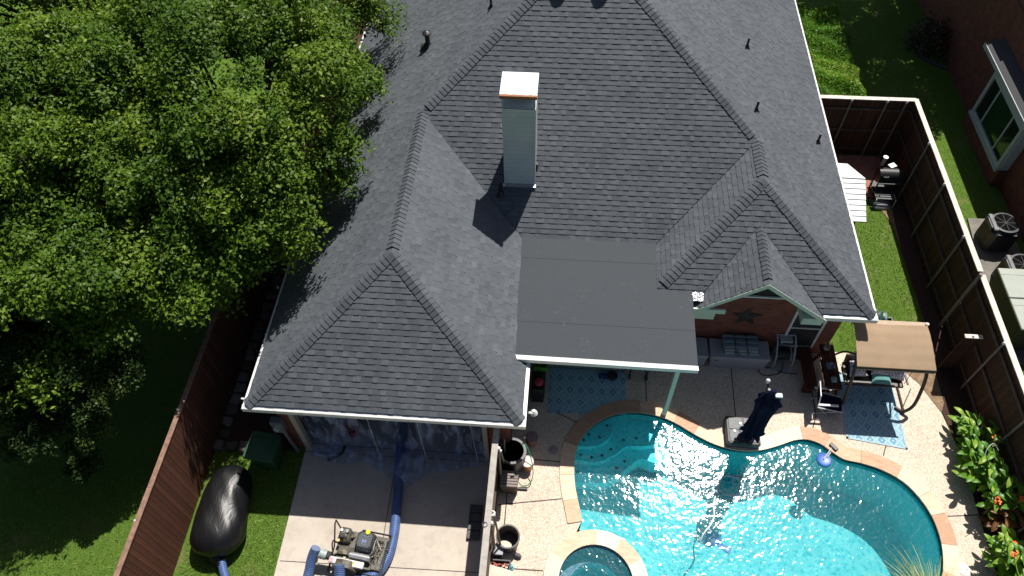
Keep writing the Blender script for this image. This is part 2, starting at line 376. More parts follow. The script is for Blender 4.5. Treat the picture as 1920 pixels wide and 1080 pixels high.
# ================================================================ SETTING
GL = -.3                                          # ground level on the driveway side; patio is 0
POOL = [(.71, 8.23), (.84, 8.77), (1.19, 9.24), (1.71, 9.60), (2.30, 9.74), (2.89, 9.70), (3.42, 9.52), (3.95, 9.20), (4.5, 8.93), (5.06, 8.81), (5.63, 8.84),
        (6.15, 9.01), (6.6, 9.20), (6.96, 9.25), (7.3, 9.15), (7.58, 8.93), (7.86, 8.74), (8.26, 8.67), (8.78, 8.51), (9.26, 8.22), (9.57, 7.82), (9.77, 7.35),
        (9.84, 6.81), (9.79, 6.3), (9.62, 5.8), (9.2, 5.35), (8.5, 5.05), (7.6, 4.75), (6.4, 4.2), (5.0, 3.95), (3.6, 4.15), (2.85, 4.6)]
SC = (1.33, 5.08); SRO, SRI = 1.27, .90
SPARC = [(SC[0]+SRO*math.cos(R(a)), SC[1]+SRO*math.sin(R(a))) for a in range(-10, 111, 10)]
POOL2 = [(.86, 6.95), (.73, 7.55)]
def smooth_loop(pts, sub=3):
    n = len(pts); out = []
    for i in range(n):
        a, b, c, d = (Vector((*pts[(i+k) % n], 0)) for k in (-1, 0, 1, 2))
        for k in range(sub):
            t = k/sub; p = .5*((2*b)+(c-a)*t+(2*a-5*b+4*c-d)*t*t+(3*b-a-3*c+d)*t**3); out.append((p.x, p.y))
    return out
def smooth_open(pts, sub=3):
    q = [pts[0]]+list(pts)+[pts[-1]]; out = []
    for i in range(1, len(q)-2):
        a, b, c, d = (Vector((*q[i+k], 0)) for k in (-1, 0, 1, 2))
        for k in range(sub):
            t = k/sub; p = .5*((2*b)+(c-a)*t+(2*a-5*b+4*c-d)*t*t+(3*b-a-3*c+d)*t**3); out.append((p.x, p.y))
    return out+[tuple(pts[-1])]
FREE = smooth_open([(.95, 6.55)]+POOL2+POOL+[(2.62, 4.85)])   # clockwise from the spa round to the spa
poolpts = FREE+SPARC                               # closed: clockwise free edge, then back round the spa rim
poolpts = FREE+[p for p in SPARC if True]
SPA = [(SC[0]+SRI*math.cos(2*math.pi*i/48), SC[1]+SRI*math.sin(2*math.pi*i/48)) for i in range(48)]
SPAO = [(SC[0]+(SRO-.02)*math.cos(2*math.pi*i/48), SC[1]+(SRO-.02)*math.sin(2*math.pi*i/48)) for i in range(48)]
# one hole covering pool + spa for the ground and the patio
HOLE = FREE+[(SC[0]+(SRO-.02)*math.cos(R(a)), SC[1]+(SRO-.02)*math.sin(R(a))) for a in range(-15, -246, -10)]
GR = m_grass(); AGG = m_aggregate(); CONC = m_concrete()
m = MB(); m.poly([(-1.25, -40), (1500, -40), (1500, 1500), (-1.25, 1500)], -.014, -.014, holes=[HOLE])
m.add([(-1.25, -40, GL), (-1.25, 1500, GL), (-1.25, 1500, -.014), (-1.25, -40, -.014)], [(0, 1, 2, 3)])
m.add([(-1500, -40, GL), (-1.25, -40, GL), (-1.25, 1500, GL), (-1500, 1500, GL)], [(0, 1, 2, 3)])
struct(m.build('lawn', GR))
PAT = [(-1.24, 1), (11.0, 1), (10.95, 7.0), (10.92, 9.2), (10.75, 10.3), (10.35, 11.2), (9.9, 11.75), (9.2, 12.05), (7.8, 12.1), (7.8, 13.4), (-1.24, 13.4)]
m = MB(); m.poly(PAT, -.012, 0, holes=[HOLE]); struct(m.build('patio', AGG))
def strip(pts, wd, z, mb):
    for a, b in zip(pts, pts[1:]):
        a, b = Vector((*a, 0)), Vector((*b, 0)); d = (b-a).normalized(); q = Vector((-d.y, d.x, 0))*wd/2
        mb.add([(a-q)+Vector((0, 0, z)), (b-q)+Vector((0, 0, z)), (b+q)+Vector((0, 0, z)), (a+q)+Vector((0, 0, z))], [(0, 1, 2, 3)])
JOINT = mat('joint_sealant', (.05, .042, .036), .8)
m = MB()
for l in ([(5.16, 12), (5.11, 9.32)], [(2.72, 13.2), (2.69, 10.05)], [(10.1, 11.0), (9.68, 10.29), (9.0, 9.13), (8.9, 8.9)], [(7.34, 11.9), (7.32, 9.96), (7.16, 9.55)], [(-1.2, 6.84), (.44, 7.12)], [(-1.2, 5.27), (.05, 5.28)], [(.15, 9.6), (1.0, 9.2)], [(-.85, 8.15), (.36, 8.13)], [(10.1, 7.35), (10.95, 7.45)], [(-.98, 8.1), (-1.0, 1)]):
    strip(l, .028, .004, m)
struct(m.build('patio_joint', JOINT))
m = MB(); m.poly([(-6.55, 1), (-1.26, 1), (-1.26, 13.2), (-6.93, 13.2), (-6.93, 8.28), (-6.62, 8.28)], GL, GL+.03); struct(m.build('driveway', CONC))
m = MB()
for l in ([(-6.53, 5.12), (-1.3, 5.2)], [(-6.6, 8.30), (-1.6, 8.30)], [(-4.07, 8.3), (-4.0, 1)], [(-6.62, 8.05), (-1.6, 8.1)]): strip(l, .018, GL+.034, m)
struct(m.build('driveway_joint', JOINT))
m = MB(); m.poly([(-9.1, 8.05), (-6.95, 8.05), (-6.95, 34), (-9.1, 34)], GL, GL+.02)
m.poly([(10.92, 1), (11.56, 1), (11.56, 20.4), (11.0, 20.4), (10.95, 18.0), (11.05, 13.5), (10.9, 12.3), (10.35, 11.5), (10.75, 10.5), (10.95, 9.2)], -.014, .008)
struct(m.build('mulch_bed', MULCH))
m = MB(); m.poly([(10.35, 11.2), (10.75, 10.3), (10.9, 10.6), (10.9, 12.2), (10.4, 12.1), (9.9, 11.75)], 0, .012)
m.poly([(10.30, 18.3), (10.62, 18.1), (10.95, 17.2), (11.0, 16.2), (11.1, 18.2)], 0, .012)
m.poly([(12.75, 10), (13.1, 15.2), (13.25, 17.5), (12.9, 18.5), (12.65, 16), (12.6, 12)], -.01, .006)
struct(m.build('bare_earth', SOIL))
PAVE = m_brick('red_paver', (.42, .17, .12), (.30, .11, .08), (.18, .11, .08), vert=False)
m = MB(); m.poly([(9.0, 18.38), (10.63, 18.38), (11.1, 18.38), (11.2, 20.4), (8.7, 20.4)], -.014, .025); struct(m.build('brick_walk', PAVE))
m = MB(); m.poly([(13.2, 12.0), (14.7, 12.0), (14.7, 17.6), (13.45, 17.6), (13.25, 15.5)], -.014, .05); struct(m.build('concrete_pad', mat('old_concrete', (.22, .20, .17), .9, (.12, .11, .10), 3)))
# grass blades where the lawn is sunlit and close
def grass_blades():
    n = 26000; reg = [(-9.0, -6.6, 4.2, 8.0, .25), (8.4, 10.95, 12.2, 18.2, .27), (-14.5, -9.25, 3.8, 7.5, .25), (11.6, 14.3, 13.0, 24, .15), (9, 13.5, 21, 29, .08)]
    C = []
    for x0, x1, y0, y1, fr in reg:
        k = int(n*fr); x = rng.uniform(x0, x1, k); y = rng.uniform(y0, y1, k); C.append(np.stack([x, y, np.where(x < -1.3, GL, -.014)], 1))
    C = np.concatenate(C); N = len(C); a = rng.uniform(0, 6.283, N); h = rng.uniform(.03, .075, N); wd = rng.uniform(.006, .013, N); le = rng.normal(0, .04, (N, 2))
    V = np.zeros((N, 3, 3)); dx, dy = np.cos(a)*wd, np.sin(a)*wd
    V[:, 0] = C+np.stack([dx, dy, 0*dx], 1); V[:, 1] = C-np.stack([dx, dy, 0*dx], 1); V[:, 2] = C+np.stack([le[:, 0], le[:, 1], h], 1)
    me = bpy.data.meshes.new('grass'); me.from_pydata(V.reshape(-1, 3).tolist(), [], np.arange(N*3).reshape(-1, 3).tolist())
    at = me.attributes.new('tone', 'FLOAT', 'FACE'); at.data.foreach_set('value', rng.uniform(0, 1, N).astype(np.float32))
    me.materials.append(m_leaf('grass_blade', (.06, .11, .015), (.15, .25, .035), (.30, .38, .09), .6, .2)); o = bpy.data.objects.new('grass', me); COL.objects.link(o)
    tag(o, 'short green mown grass blades growing on the lawns around the house', 'grass', kind='stuff')
grass_blades()

# ================================================================ POOL
PLAST = m_plaster(); STEPM = m_plaster('step_plaster_glow_tint', 1.85); COPE = m_stone('flagstone_coping', [(.05, (.46, .27, .17)), (.3, (.60, .38, .25)), (.5, (.66, .47, .33)), (.7, (.70, .56, .42)), (.95, (.69, .61, .50))])  # step plaster brightened to stand in for light scattered through the water
pool = thing('swimming_pool', (5, 7, 0), 'freeform kidney-shaped turquoise swimming pool with flagstone edge beside the patio', 'swimming pool')
m = MB(); P = poolpts; n = len(P)
cx = sum(p[0] for p in P)/n; cy = sum(p[1] for p in P)/n
def fz(x): return -1.25-.75*min(1, max(0, (x-2.5)/3.5))
def inset(p, q, r, d):
    t = Vector((r[0]-p[0], r[1]-p[1])).normalized(); return (q[0]+t.y*d, q[1]-t.x*d)
IN1 = [inset(P[i-1], P[i], P[(i+1) % n], .0) for i in range(n)]
IN2 = [inset(P[i-1], P[i], P[(i+1) % n], .0) for i in range(n)]
vs = [Vector((*p, -.16)) for p in P]+[Vector((*p, fz(p[0])+.28)) for p in IN1]+[Vector((*p, fz(p[0]))) for p in IN2]
m.add(vs, [(k*n+i, k*n+n+i, k*n+n+(i+1) % n, k*n+(i+1) % n) for k in range(2) for i in range(n)])
tri = tessellate_polygon([[Vector((*p, 0)) for p in IN2]]); fl = [Vector((*p, fz(p[0]))) for p in IN2]
m.add(fl, [t if (fl[t[1]]-fl[t[0]]).cross(fl[t[2]]-fl[t[0]]).z > 0 else t[::-1] for t in tri])
m.build('basin', PLAST, pool)
m = MB(); vs = [Vector((*p, 0)) for p in P]+[Vector((*p, -.17)) for p in P]; m.add(vs, [(i, n+i, n+(i+1) % n, (i+1) % n) for i in range(n)])
m.build('waterline_tile', m_tile('dark_waterline_tile', (.02, .035, .045), (.03, .05, .06), (.05, .06, .06)), pool)
# coping stones along the free edge
m = MB(); nf = len(FREE); s_ = 0; i = 0; nxt = 0; tone = .5
for i in range(nf-1):
    a, b = Vector((*FREE[i], 0)), Vector((*FREE[i+1], 0))
    def off(k, d):
        p, q = FREE[max(k-1, 0)], FREE[min(k+1, nf-1)]; t = Vector((q[0]-p[0], q[1]-p[1], 0)).normalized(); return Vector((*FREE[k], 0))+Vector((-t.y, t.x, 0))*d
    L = (b-a).length; s_ += L
    if s_ > nxt: tone = random.random(); nxt = s_+random.uniform(.45, 1.0); gap = .008
    else: gap = 0
    d = (b-a).normalized()*gap; wo = .35
    A0, A1, B0, B1 = off(i, -.03)+d, off(i, wo)+d, off(i+1, -.03), off(i+1, wo)
    Z = Vector((0, 0, .035)); z = Vector((0, 0, .002))
    m.add([A0+z, B0+z, B1+z, A1+z, A0+Z, B0+Z, B1+Z, A1+Z], [(4, 7, 6, 5), (0, 1, 5, 4), (1, 2, 6, 5), (2, 3, 7, 6), (3, 0, 4, 7), (0, 3, 2, 1)], tone)
m.build('coping', COPE, pool)
# entry steps: three curved treads in the north-west lobe
C1 = [(.2, 8.72), (.95, 8.74), (1.35, 8.80), (1.66, 9.02), (1.78, 9.28), (1.9, 10.2), (.2, 10.2)]
C2 = [(.2, 8.38), (.78, 8.44), (1.35, 8.42), (1.85, 8.66), (2.15, 8.92), (2.7, 8.98), (3.2, 9.1), (3.2, 10.2), (.2, 10.2)]
C3 = [(.2, 7.92), (1.0, 7.92), (1.55, 7.95), (1.95, 8.15), (2.25, 8.45), (2.6, 8.72), (3.0, 8.62), (3.4, 8.8), (3.5, 10.2), (.2, 10.2)]
for C, z in ((C3, -.80), (C2, -.52), (C1, -.30)):
    C = smooth_open(C[:-2], 4)+C[-2:]
    # keep the tread inside the basin outline by projecting outside points onto it
    m = MB(); m.poly(C, -1.9, z); m.build('step', STEPM, pool)
m = MB()
for x, y, z in [(1.62, 9.42, -.30), (1.12, 9.12, -.30), (.98, 8.94, -.3), (1.42, 9.05, -.3), (2.1, 9.12, -.52), (1.75, 8.82, -.52), (1.5, 8.62, -.52), (.92, 8.60, -.52), (1.22, 8.55, -.52), (2.15, 8.62, -.80), (1.92, 8.40, -.8), (1.6, 8.15, -.8), (1.22, 8.12, -.8), (.85, 8.2, -.8), (2.45, 9.2, -.52)]:
    m = MB(); m.box(x-.035, x+.035, y-.035, y+.035, z, z+.004, rz=.785); m.build('step_tile', mat('navy_tile', (.01, .03, .06), .3), pool)
m = MB(); m.poly(poolpts, -.12, -.12); WATER = m_water(); struct(m.build('water', WATER))
# spa
spa = thing('spa', (SC[0], SC[1], 0), 'round raised spa with navy mosaic tile and stone rim at the pool corner', 'spa')
m = MB(); q = 48
for r0, r1_, z in ((SRI, SRO, .10),):
    for i in range(q):
        a, b = 2*math.pi*i/q, 2*math.pi*(i+1)/q; to = random.Random(i//4).uniform(.35, 1)
        def pt(r, t, z): return Vector((SC[0]+r*math.cos(t), SC[1]+r*math.sin(t), z))
        m.add([pt(r0, a, z), pt(r1_, a, z), pt(r1_, b, z), pt(r0, b, z), pt(r1_, a, -1.9), pt(r1_, b, -1.9), pt(r0, a, z-.05), pt(r0, b, z-.05)], [(0, 1, 2, 3), (1, 4, 5, 2), (0, 3, 7, 6)], to)
m.build('rim', COPE, spa)
m = MB(); m.lathe((SC[0], SC[1], 0), [(SRI, .06), (SRI, -.45), (.62, -.46)], 48); m.v = m.v; m.f = [f for f in m.f if len(f) == 4]; m.tone = m.tone[:len(m.f)]
m.build('bench', m_tile('navy_mosaic', (.012, .03, .10), (.02, .07, .17), (.30, .36, .42), .05), spa)
m = MB(); m.lathe((SC[0], SC[1], 0), [(.62, -.46), (.60, -.95), (.001, -.96)], 48); m.f = m.f[:96]; m.tone = m.tone[:96]; m.build('footwell', PLAST, spa)
m = MB(); m.poly(SPA, .0, .0); struct(m.build('spa_water', WATER))

# ================================================================ HOUSE
XL, XG, YG, P_, YF, XR, W2, YR, PF, ZE = -7.377, -.536, 7.76, .6673, 12.86, 8.289, 3.045, 11.363, .7134, 2.7
Wd = (XG-XL)/2; OY = P_*Wd/PF; O2 = P_*W2/PF; ZR = ZE+P_*Wd; ZR2 = ZE+P_*W2; YJ = YF+OY; YJ2 = YF+O2; X2 = XR-2*W2
T = (XR-XL)/2; XA = XL+T; YA = YF+T*P_/PF; ZA = ZE+P_*T; YN = 27.0
house = thing('brick_house', (0, 16, 0), 'large red brick house with charcoal hipped shingle roof and white gutters, by the pool', 'house')
def V(*a): return Vector(a)
gA, jA = V(XL+Wd, YG+OY, ZR), V(XL+Wd, YJ, ZR); gW, jW = V(XR-W2, YR+O2, ZR2), V(XR-W2, YJ2, ZR2); top = V(XA, YA, ZA); topN = V(XA, YN, ZA)
def zL(x): return ZE+P_*(x-XL)
def clip(poly, ax, val, keep):
    out = []; n = len(poly)
    for i in range(n):
        a, b = poly[i], poly[(i+1) % n]; da, db = (a[ax]-val)*keep, (b[ax]-val)*keep
        if da >= -1e-9: out.append(a)
        if (da > 1e-9 and db < -1e-9) or (da < -1e-9 and db > 1e-9):
            t = da/(da-db); out.append(tuple(a[k]+(b[k]-a[k])*t for k in (0, 1)))
    return out
def shingles(pieces, org, u, parent, pid, vmin=.11, e=.1435, name='roof_slope'):
    p = pieces[0]; nn = (p[1]-p[0]).cross(p[2]-p[0]).normalized(); nn = nn if nn.z > 0 else -nn
    u = Vector(u).normalized(); v = nn.cross(u); v = v if v.z > 0 else -v
    flip = u.cross(v).dot(nn) < 0
    m = MB()
    for pc in pieces:
        uv = [((q-org).dot(u), (q-org).dot(v)) for q in pc]; uv = clip(uv, 1, vmin, 1)
        if len(uv) < 3: continue
        def to3(q, h): return org+u*q[0]+v*q[1]+nn*h
        ar = sum(a[0]*b[1]-b[0]*a[1] for a, b in zip(uv, uv[1:]+uv[:1]))
        if (ar < 0) != flip: uv = uv[::-1]
        m.add([to3(q, -.004) for q in uv], [tuple(range(len(uv)))], .1)
        v0, v1 = min(q[1] for q in uv), max(q[1] for q in uv)
        k = int(math.floor((v0-vmin)/e))
        while vmin+k*e < v1:
            va = vmin+k*e; row = clip(clip(uv, 1, va, 1), 1, va+e, -1)
            rr = random.Random(pid*1000+k)
            if len(row) >= 3:
                u0, u1 = min(q[0] for q in row), max(q[0] for q in row); x = -40+rr.random(); hi = False; ct = rr.uniform(-.05, .05)
                while x < u1:
                    wdt = rr.uniform(.09, .24) if hi else rr.uniform(.12, .30); h = (.020 if hi else .012)+rr.uniform(-.001, .002)
                    tn = (.45 if not hi else .56)+rr.uniform(-.22, .24)+ct
                    if x+wdt > u0:
                        sg = clip(clip(row, 0, x, 1), 0, x+wdt, -1)
                        if len(sg) >= 3:
                            H = [h*(1-(q[1]-va)/e*.85) for q in sg]
                            m.add([to3(q, hh) for q, hh in zip(sg, H)], [tuple(range(len(sg)))], tn)
                            for a, b, ha, hb in zip(sg, sg[1:]+sg[:1], H, H[1:]+H[:1]):
                                if abs(a[1]-va) < 1e-5 and abs(b[1]-va) < 1e-5:
                                    m.add([to3(a, -.004), to3(b, -.004), to3(b, hb), to3(a, ha)], [(0, 1, 2, 3)], tn*.5)
                                elif hi and abs(a[0]-b[0]) < 1e-5: m.add([to3(a, 0), to3(b, 0), to3(b, hb), to3(a, ha)], [(0, 1, 2, 3)], tn*.5)
                    x += wdt; hi = not hi
            k += 1
    return m.build(name, SHING, parent)
def caps(p0, p1, nA, nB, parent, wd=.165, name='ridge_cap'):
    """overlapping cap shingles folded over the line p0 (low) -> p1 (high)"""
    p0, p1 = Vector(p0), Vector(p1); d = (p1-p0).normalized(); L = (p1-p0).length; m = MB(); nA, nB = nA.normalized(), nB.normalized(); nm = (nA+nB).normalized()
    a = nA.cross(d); a = a if a.dot(nB) < 0 else -a; b = nB.cross(d); b = b if b.dot(nA) < 0 else -b
    s = .17; e = .139; rr = random.Random(int(L*1000))
    while s < L-.05:
        l = min(e+.03, L-s); q = p0+d*s; t = q+d*l; h0, h1 = .050, .026; wj = rr.uniform(-.007, .007); tn = rr.uniform(.15, .6)
        sk = d*rr.uniform(-.008, .008)
        vs = [q+a*(wd+wj)+nA*(h0-.012)+sk, q+nm*h0, q+b*(wd+wj)+nB*(h0-.012)-sk, t+a*(wd+wj)+nA*h1*.7, t+nm*h1, t+b*(wd+wj)+nB*h1*.7]
        vs += [q+a*(wd+wj)+sk, q, q+b*(wd+wj)-sk, t+a*(wd+wj), t+b*(wd+wj)]
        m.add(vs, [(0, 1, 4, 3), (1, 2, 5, 4), (6, 7, 1, 0), (7, 8, 2, 1), (6, 0, 3, 9), (8, 10, 5, 2)], tn); s += e
    return m.build(name, SHING, parent)
nLft, nRgt, nFr = V(-P_, 0, 1).normalized(), V(P_, 0, 1).normalized(), V(0, -PF, 1).normalized()
shingles([[V(XL, YG, ZE), gA, jA, V(XL, YJ, ZE)], [V(XL, YJ, ZE), jA, top, topN, V(XL, YN, ZE)]], V(XL, 0, ZE), (0, 1, 0), house, 1)
shingles([[V(XL, YG, ZE), V(XG, YG, ZE), gA]], V(0, YG, ZE), (1, 0, 0), house, 2)
shingles([[V(XG, YG, ZE), V(XG, YF, ZE), jA, gA]], V(XG, 0, ZE), (0, 1, 0), house, 3)
shingles([[V(XG, YF, ZE), V(X2, YF, ZE), jW, top, jA]], V(0, YF, ZE), (1, 0, 0), house, 4)
shingles([[V(X2, YF, ZE), V(X2, YR, ZE), gW, jW]], V(X2, 0, ZE), (0, 1, 0), house, 5)
shingles([[V(XR, YR, ZE), V(XR, YJ2, ZE), jW, gW], [V(XR, YJ2, ZE), V(XR, YN, ZE), topN, top, jW]], V(XR, 0, ZE), (0, 1, 0), house, 7)
m = MB(); m.add([V(XL, YN, ZE), V(XR, YN, ZE), topN], [(0, 1, 2)]); m.build('rear_gable', SHING, house)
GX, GZ, GY, GHW = 5.2, 4.04, 11.33, 1.70; gp = (GZ-2.72)/GHW; GYB = YR+(GZ-ZE)/PF+.02
shingles([[V(GX-GHW, GY, 2.72), V(GX, GY, GZ), V(GX, GYB, GZ)]], V(GX-GHW, 0, 2.72), (0, 1, 0), house, 8, vmin=0, name='gable_slope')
shingles([[V(GX+GHW, GY, 2.72), V(GX, GY, GZ), V(GX, GYB, GZ)]], V(GX+GHW, 0, 2.72), (0, 1, 0), house, 9, vmin=0, name='gable_slope')
gfoot = ZE+0*1.0; gv = V(GX, GYB-.02, ZE+PF*(GYB-.02-YR))
shingles([[V(X2, YR, ZE), V(GX-GHW, YR, ZE), gv, gW], [V(GX+GHW, YR, ZE), V(XR, YR, ZE), gW, gv]], V(0, YR, ZE), (1, 0, 0), house, 6)
caps((XL, YG, ZE), gA, nFr, nLft, house); caps((XG, YG, ZE), gA, nFr, nRgt, house); caps(gA, jA, nLft, nRgt, house)
caps(jA, top, nFr, nLft, house); caps(jW, top, nFr, nRgt, house); caps(top, topN, nLft, nRgt, house)
hl = V(X2, YR, ZE); caps(hl+(gW-hl)*.155, gW, nFr, nLft, house); caps((XR, YR, ZE), gW, nFr, nRgt, house); caps(gW, jW, nLft, nRgt, house)
caps((GX, GY, GZ), (GX, GYB, GZ), V(-gp, 0, 1), V(gp, 0, 1), house, wd=.12)
# metal valley lines
VAL = mat('valley_metal', (.03, .032, .036), .5)
m = MB()
for a, b in ((V(XG, YF, ZE), jA), (V(X2, YF, ZE), jW), (V(GX-GHW, YR+.03, 2.72), V(GX, GYB, GZ)), (V(GX+GHW, YR+.03, 2.72), V(GX, GYB, GZ))):
    m = MB(); m.cyl(a+V(0, 0, .010), b+V(0, 0, .010), .018, n=5); m.build('valley', VAL, house)
# gutters (white with perforated guard), fascia, soffit
def gutter(a, b, inw, parent=house, z=ZE, wd=.125, name='gutter'):
    """a->b outer edge, inw = inward direction"""
    a, b, inw = V(a[0], a[1], 0), V(b[0], b[1], 0), V(inw[0], inw[1], 0); m = MB(); o = inw*wd
    A, B = a, b
    m.add([A+V(0, 0, z-.13), B+V(0, 0, z-.13), B+o+V(0, 0, z-.13), A+o+V(0, 0, z-.13), A+V(0, 0, z+.01), B+V(0, 0, z+.01), B+o+V(0, 0, z+.01), A+o+V(0, 0, z+.01)], [(0, 3, 2, 1), (0, 1, 5, 4), (2, 3, 7, 6), (1, 2, 6, 5), (3, 0, 4, 7), (4, 5, 6, 7)])
    g = m.build(name, WHITE, parent); e = inw*.016; f = inw*(wd-.01); d = (b-a).normalized(); m = MB(); L = (b-a).length; s = .0; k = 0; rr = random.Random(int(L*77))
    while s < L-.05:
        l = min(1.22, L-s); p, q = a+d*s, a+d*(s+l-.006); zz = z+.014+(k % 2)*.003+rr.uniform(0, .003); t = V(0, 0, zz); ti = V(0, 0, .02)
        m.add([p+e+t, q+e+t, q+f+t+ti, p+f+t+ti], [(0, 1, 2, 3)]); s += l; k += 1
    m.build('gutter_guard', GUARD, g); return g
gutter((XL, YG), (XG, YG), (0, 1)); gutter((XL, YG+.126), (XL, YN), (1, 0)); gutter((XG, YG+.126), (XG, 9.66), (-1, 0))
gutter((XR, YR+.126), (XR, YN), (-1, 0)); gutter((6.86, YR), (XR, YR), (0, 1))
gutter((-.99, 9.455), (3.555, 9.43), (0, 1), z=2.93, wd=.12)
m = MB()
for b_ in ((XL+.13, XG-.13, YG+.128, YG+.15, ZE-.22, ZE+.06), (XL+.13, XL+.15, YG+.13, YN, ZE-.22, ZE+.06), (XG-.15, XG-.13, YG+.15, 13, ZE-.22, ZE+.06), (XR-.15, XR-.13, YR+.15, YN, ZE-.22, ZE+.06), (6.93, XR-.13, YR+.13, YR+.149, ZE-.22, ZE+.04)):
    m = MB(); m.box(*b_); m.build('fascia', GREENTRIM, house)
m = MB()
for b_ in ((XL+.15, -6.93, YG+.15, YN, ZE-.21, ZE-.18), (-6.93, XG-.15, YG+.15, 8.2, ZE-.21, ZE-.18), (-.99, XG-.15, 8.2, 13.2, ZE-.21, ZE-.18), (7.84, XR-.15, YR+.15, YN, ZE-.21, ZE-.18), (X2+.3, 3.5, YR+.15, 12.0, ZE-.21, ZE-.18), (6.9, 7.84, YR+.15, 12.0, ZE-.21, ZE-.18)):
    m = MB(); m.box(*b_); m.build('soffit', GREENTRIM, house)
# brick walls
m = MB(); zt = ZE-.17
m.box(-6.93, -6.60, 8.2, 8.45, GL, zt); m.box(-1.58, -.99, 8.2, 8.45, GL, zt); m.box(-6.60, -1.58, 8.2, 8.45, 1.95, zt)
m.box(-6.93, -6.75, 8.45, YN-.4, GL, zt); m.box(-1.17, -.99, 8.45, 13.3, GL, zt); m.box(-1.17, 2.7, 13.3, 13.5, GL, zt+.2); m.box(-6.75, -1.17, 13.6, 13.8, GL, zt)
m.box(2.7, 2.9, 12.2, 13.3, GL, zt); m.box(7.64, 7.84, 12.0, YN-.4, GL, zt)
m.box(2.7, 6.52, 12.0, 12.2, GL, zt); m.box(7.40, 7.64, 12.0, 12.2, GL, zt); m.box(6.52, 7.40, 12.0, 12.2, GL, .36); m.box(6.52, 7.40, 12.0, 12.2, 2.32, zt)
m.add([V(3.6, 12.0, zt), V(6.8, 12.0, zt), V(6.8, 12.0, 2.74), V(5.2, 12.0, 3.98), V(3.6, 12.0, 2.74)], [(0, 1, 2, 3, 4)])
m.build('wall', BRICK, house)
# gable trim: rake boards, returns, half-round window
m = MB()
for sx in (-1, 1):
    a, b = V(GX+sx*(GHW+.10), 0, 2.72-gp*.10), V(GX, 0, GZ)
    A = [a+V(0, GY-.02, -.15), b+V(0, GY-.02, -.16), b+V(0, GY-.02, -.005), a+V(0, GY-.02, -.005)]
    Bk = [p+V(0, .05, 0) for p in A]; m.add(A+Bk, [(0, 1, 2, 3), (7, 6, 5, 4), (0, 4, 5, 1), (3, 2, 6, 7), (0, 3, 7, 4), (1, 5, 6, 2)])
    # sloping soffit under the rake
    m.add([a+V(0, GY+.03, -.17), b+V(0, GY+.03, -.19), b+V(0, 12.0, -.19), a+V(0, 12.0, -.17)], [(0, 1, 2, 3)])
m.box(3.50, 4.16, GY-.012, 12.0, 2.42, 2.70); m.box(6.40, 6.92, GY-.012, 12.0, 2.42, 2.68)
m.box(3.50, 4.40, GY-.016, GY+.03, 2.69, 2.86, bev=0)
m.build('rake_board', GREENTRIM, house)
def arch_window(cx, y, z, rx, rz, parent):
    n = 16; m = MB(); ring = [V(cx+rx*math.cos(math.pi*i/n), y, z+rz*math.sin(math.pi*i/n)) for i in range(n+1)]; 
    fr = thing_part = MB()
    for i in range(n): fr.cyl(ring[i], ring[i+1], .03, n=6)
    fr.box(cx-rx-.03, cx+rx+.03, y-.05, y+.02, z-.05, z)
    f = fr.build('window', WHITE, parent); m.add(ring, [tuple(range(n+1))[::-1]]); m.build('pane', mat('screened_glass', (.014, .018, .02), .5, spec=.15), f)
arch_window(5.44, 11.97, 2.70, .58, .62, house)
# tall screened window in the wing wall
m = MB(); m.box(6.50, 6.56, 11.95, 12.02, .34, 2.34); m.box(7.36, 7.42, 11.95, 12.02, .34, 2.34); m.box(6.56, 7.36, 11.95, 12.02, .34, .40); m.box(6.56, 7.36, 11.95, 12.02, 2.28, 2.34); m.box(6.56, 7.36, 11.955, 12.01, 1.28, 1.31)
f = m.build('window', WHITE, house); m = MB(); m.box(6.55, 7.37, 11.985, 12.0, .39, 2.29); m.build('pane', mat('insect_screen', (.018, .024, .026), .5, (.010, .014, .016), 3), f)
# patio cover: rolled roofing in overlapping sheets on a deck
FR = m_flatroof(); m = MB(); m.box(-.97, 3.53, 9.57, 11.74, 2.84, 2.955); m.box(-1.1, 2.68, 11.74, 13.2, 2.84, 2.955)
m.build('patio_roof_deck', GREENTRIM, house)
m = MB(); ys = [9.56, 10.56, 11.72, 12.6, 13.31]
for k in range(4):
    y0, y1 = ys[k]-.0, ys[k+1]+.05; z0 = 2.958+.018*(y0-9.56)+.006*(k % 2); z1_ = 2.958+.018*(y1-9.56)+.006*(k % 2)
    xa = lambda y: -.955-.028*(y-9.56); xb = (lambda y: 3.54) if k < 2 else (lambda y: 2.68)
    if k == 1: y1 = 11.76
    m.add([V(xa(y0), y0, z0), V(xb(y0), y0, z0), V(xb(y1), y1, z1_), V(xa(y1), y1, z1_), V(xa(y0), y0, z0-.02), V(xb(y0), y0, z0-.02), V(xb(y1), y1, z1_-.02), V(xa(y1), y1, z1_-.02)], [(0, 1, 2, 3), (4, 5, 1, 0), (5, 6, 2, 1), (7, 4, 0, 3), (6, 7, 3, 2)])
m.build('patio_roof', FR, house)
for b_ in ((-.9, 3.5, 9.60, 9.72, 2.62, 2.84), (3.40, 3.50, 9.72, 12.0, 2.62, 2.84)):
    m = MB(); m.box(*b_); m.build('beam', GREENTRIM, house)
for b_ in ((3.10, 3.21, 9.66, 9.77, 0, 2.62), (3.43, 3.52, 11.86, 11.95, 0, 2.62)):
    m = MB(); m.box(*b_); m.build('post', GREENTRIM, house)
FOIL = NT('crinkled_foil'); FOIL.base((.85, .85, .86)); FOIL.b.inputs['Metallic'].default_value = 1; FOIL.b.inputs['Roughness'].default_value = .25; FOIL.bump(FOIL.noise(16, 4, .6, dist=1), 1, .05)
m = MB(); g_ = 8
vs = [V(3.43+.44*i/g_, 11.47+.33*j/g_, 2.985+.012*math.sin(i*2.1+j)+.01*random.random()) for j in range(g_+1) for i in range(g_+1)]
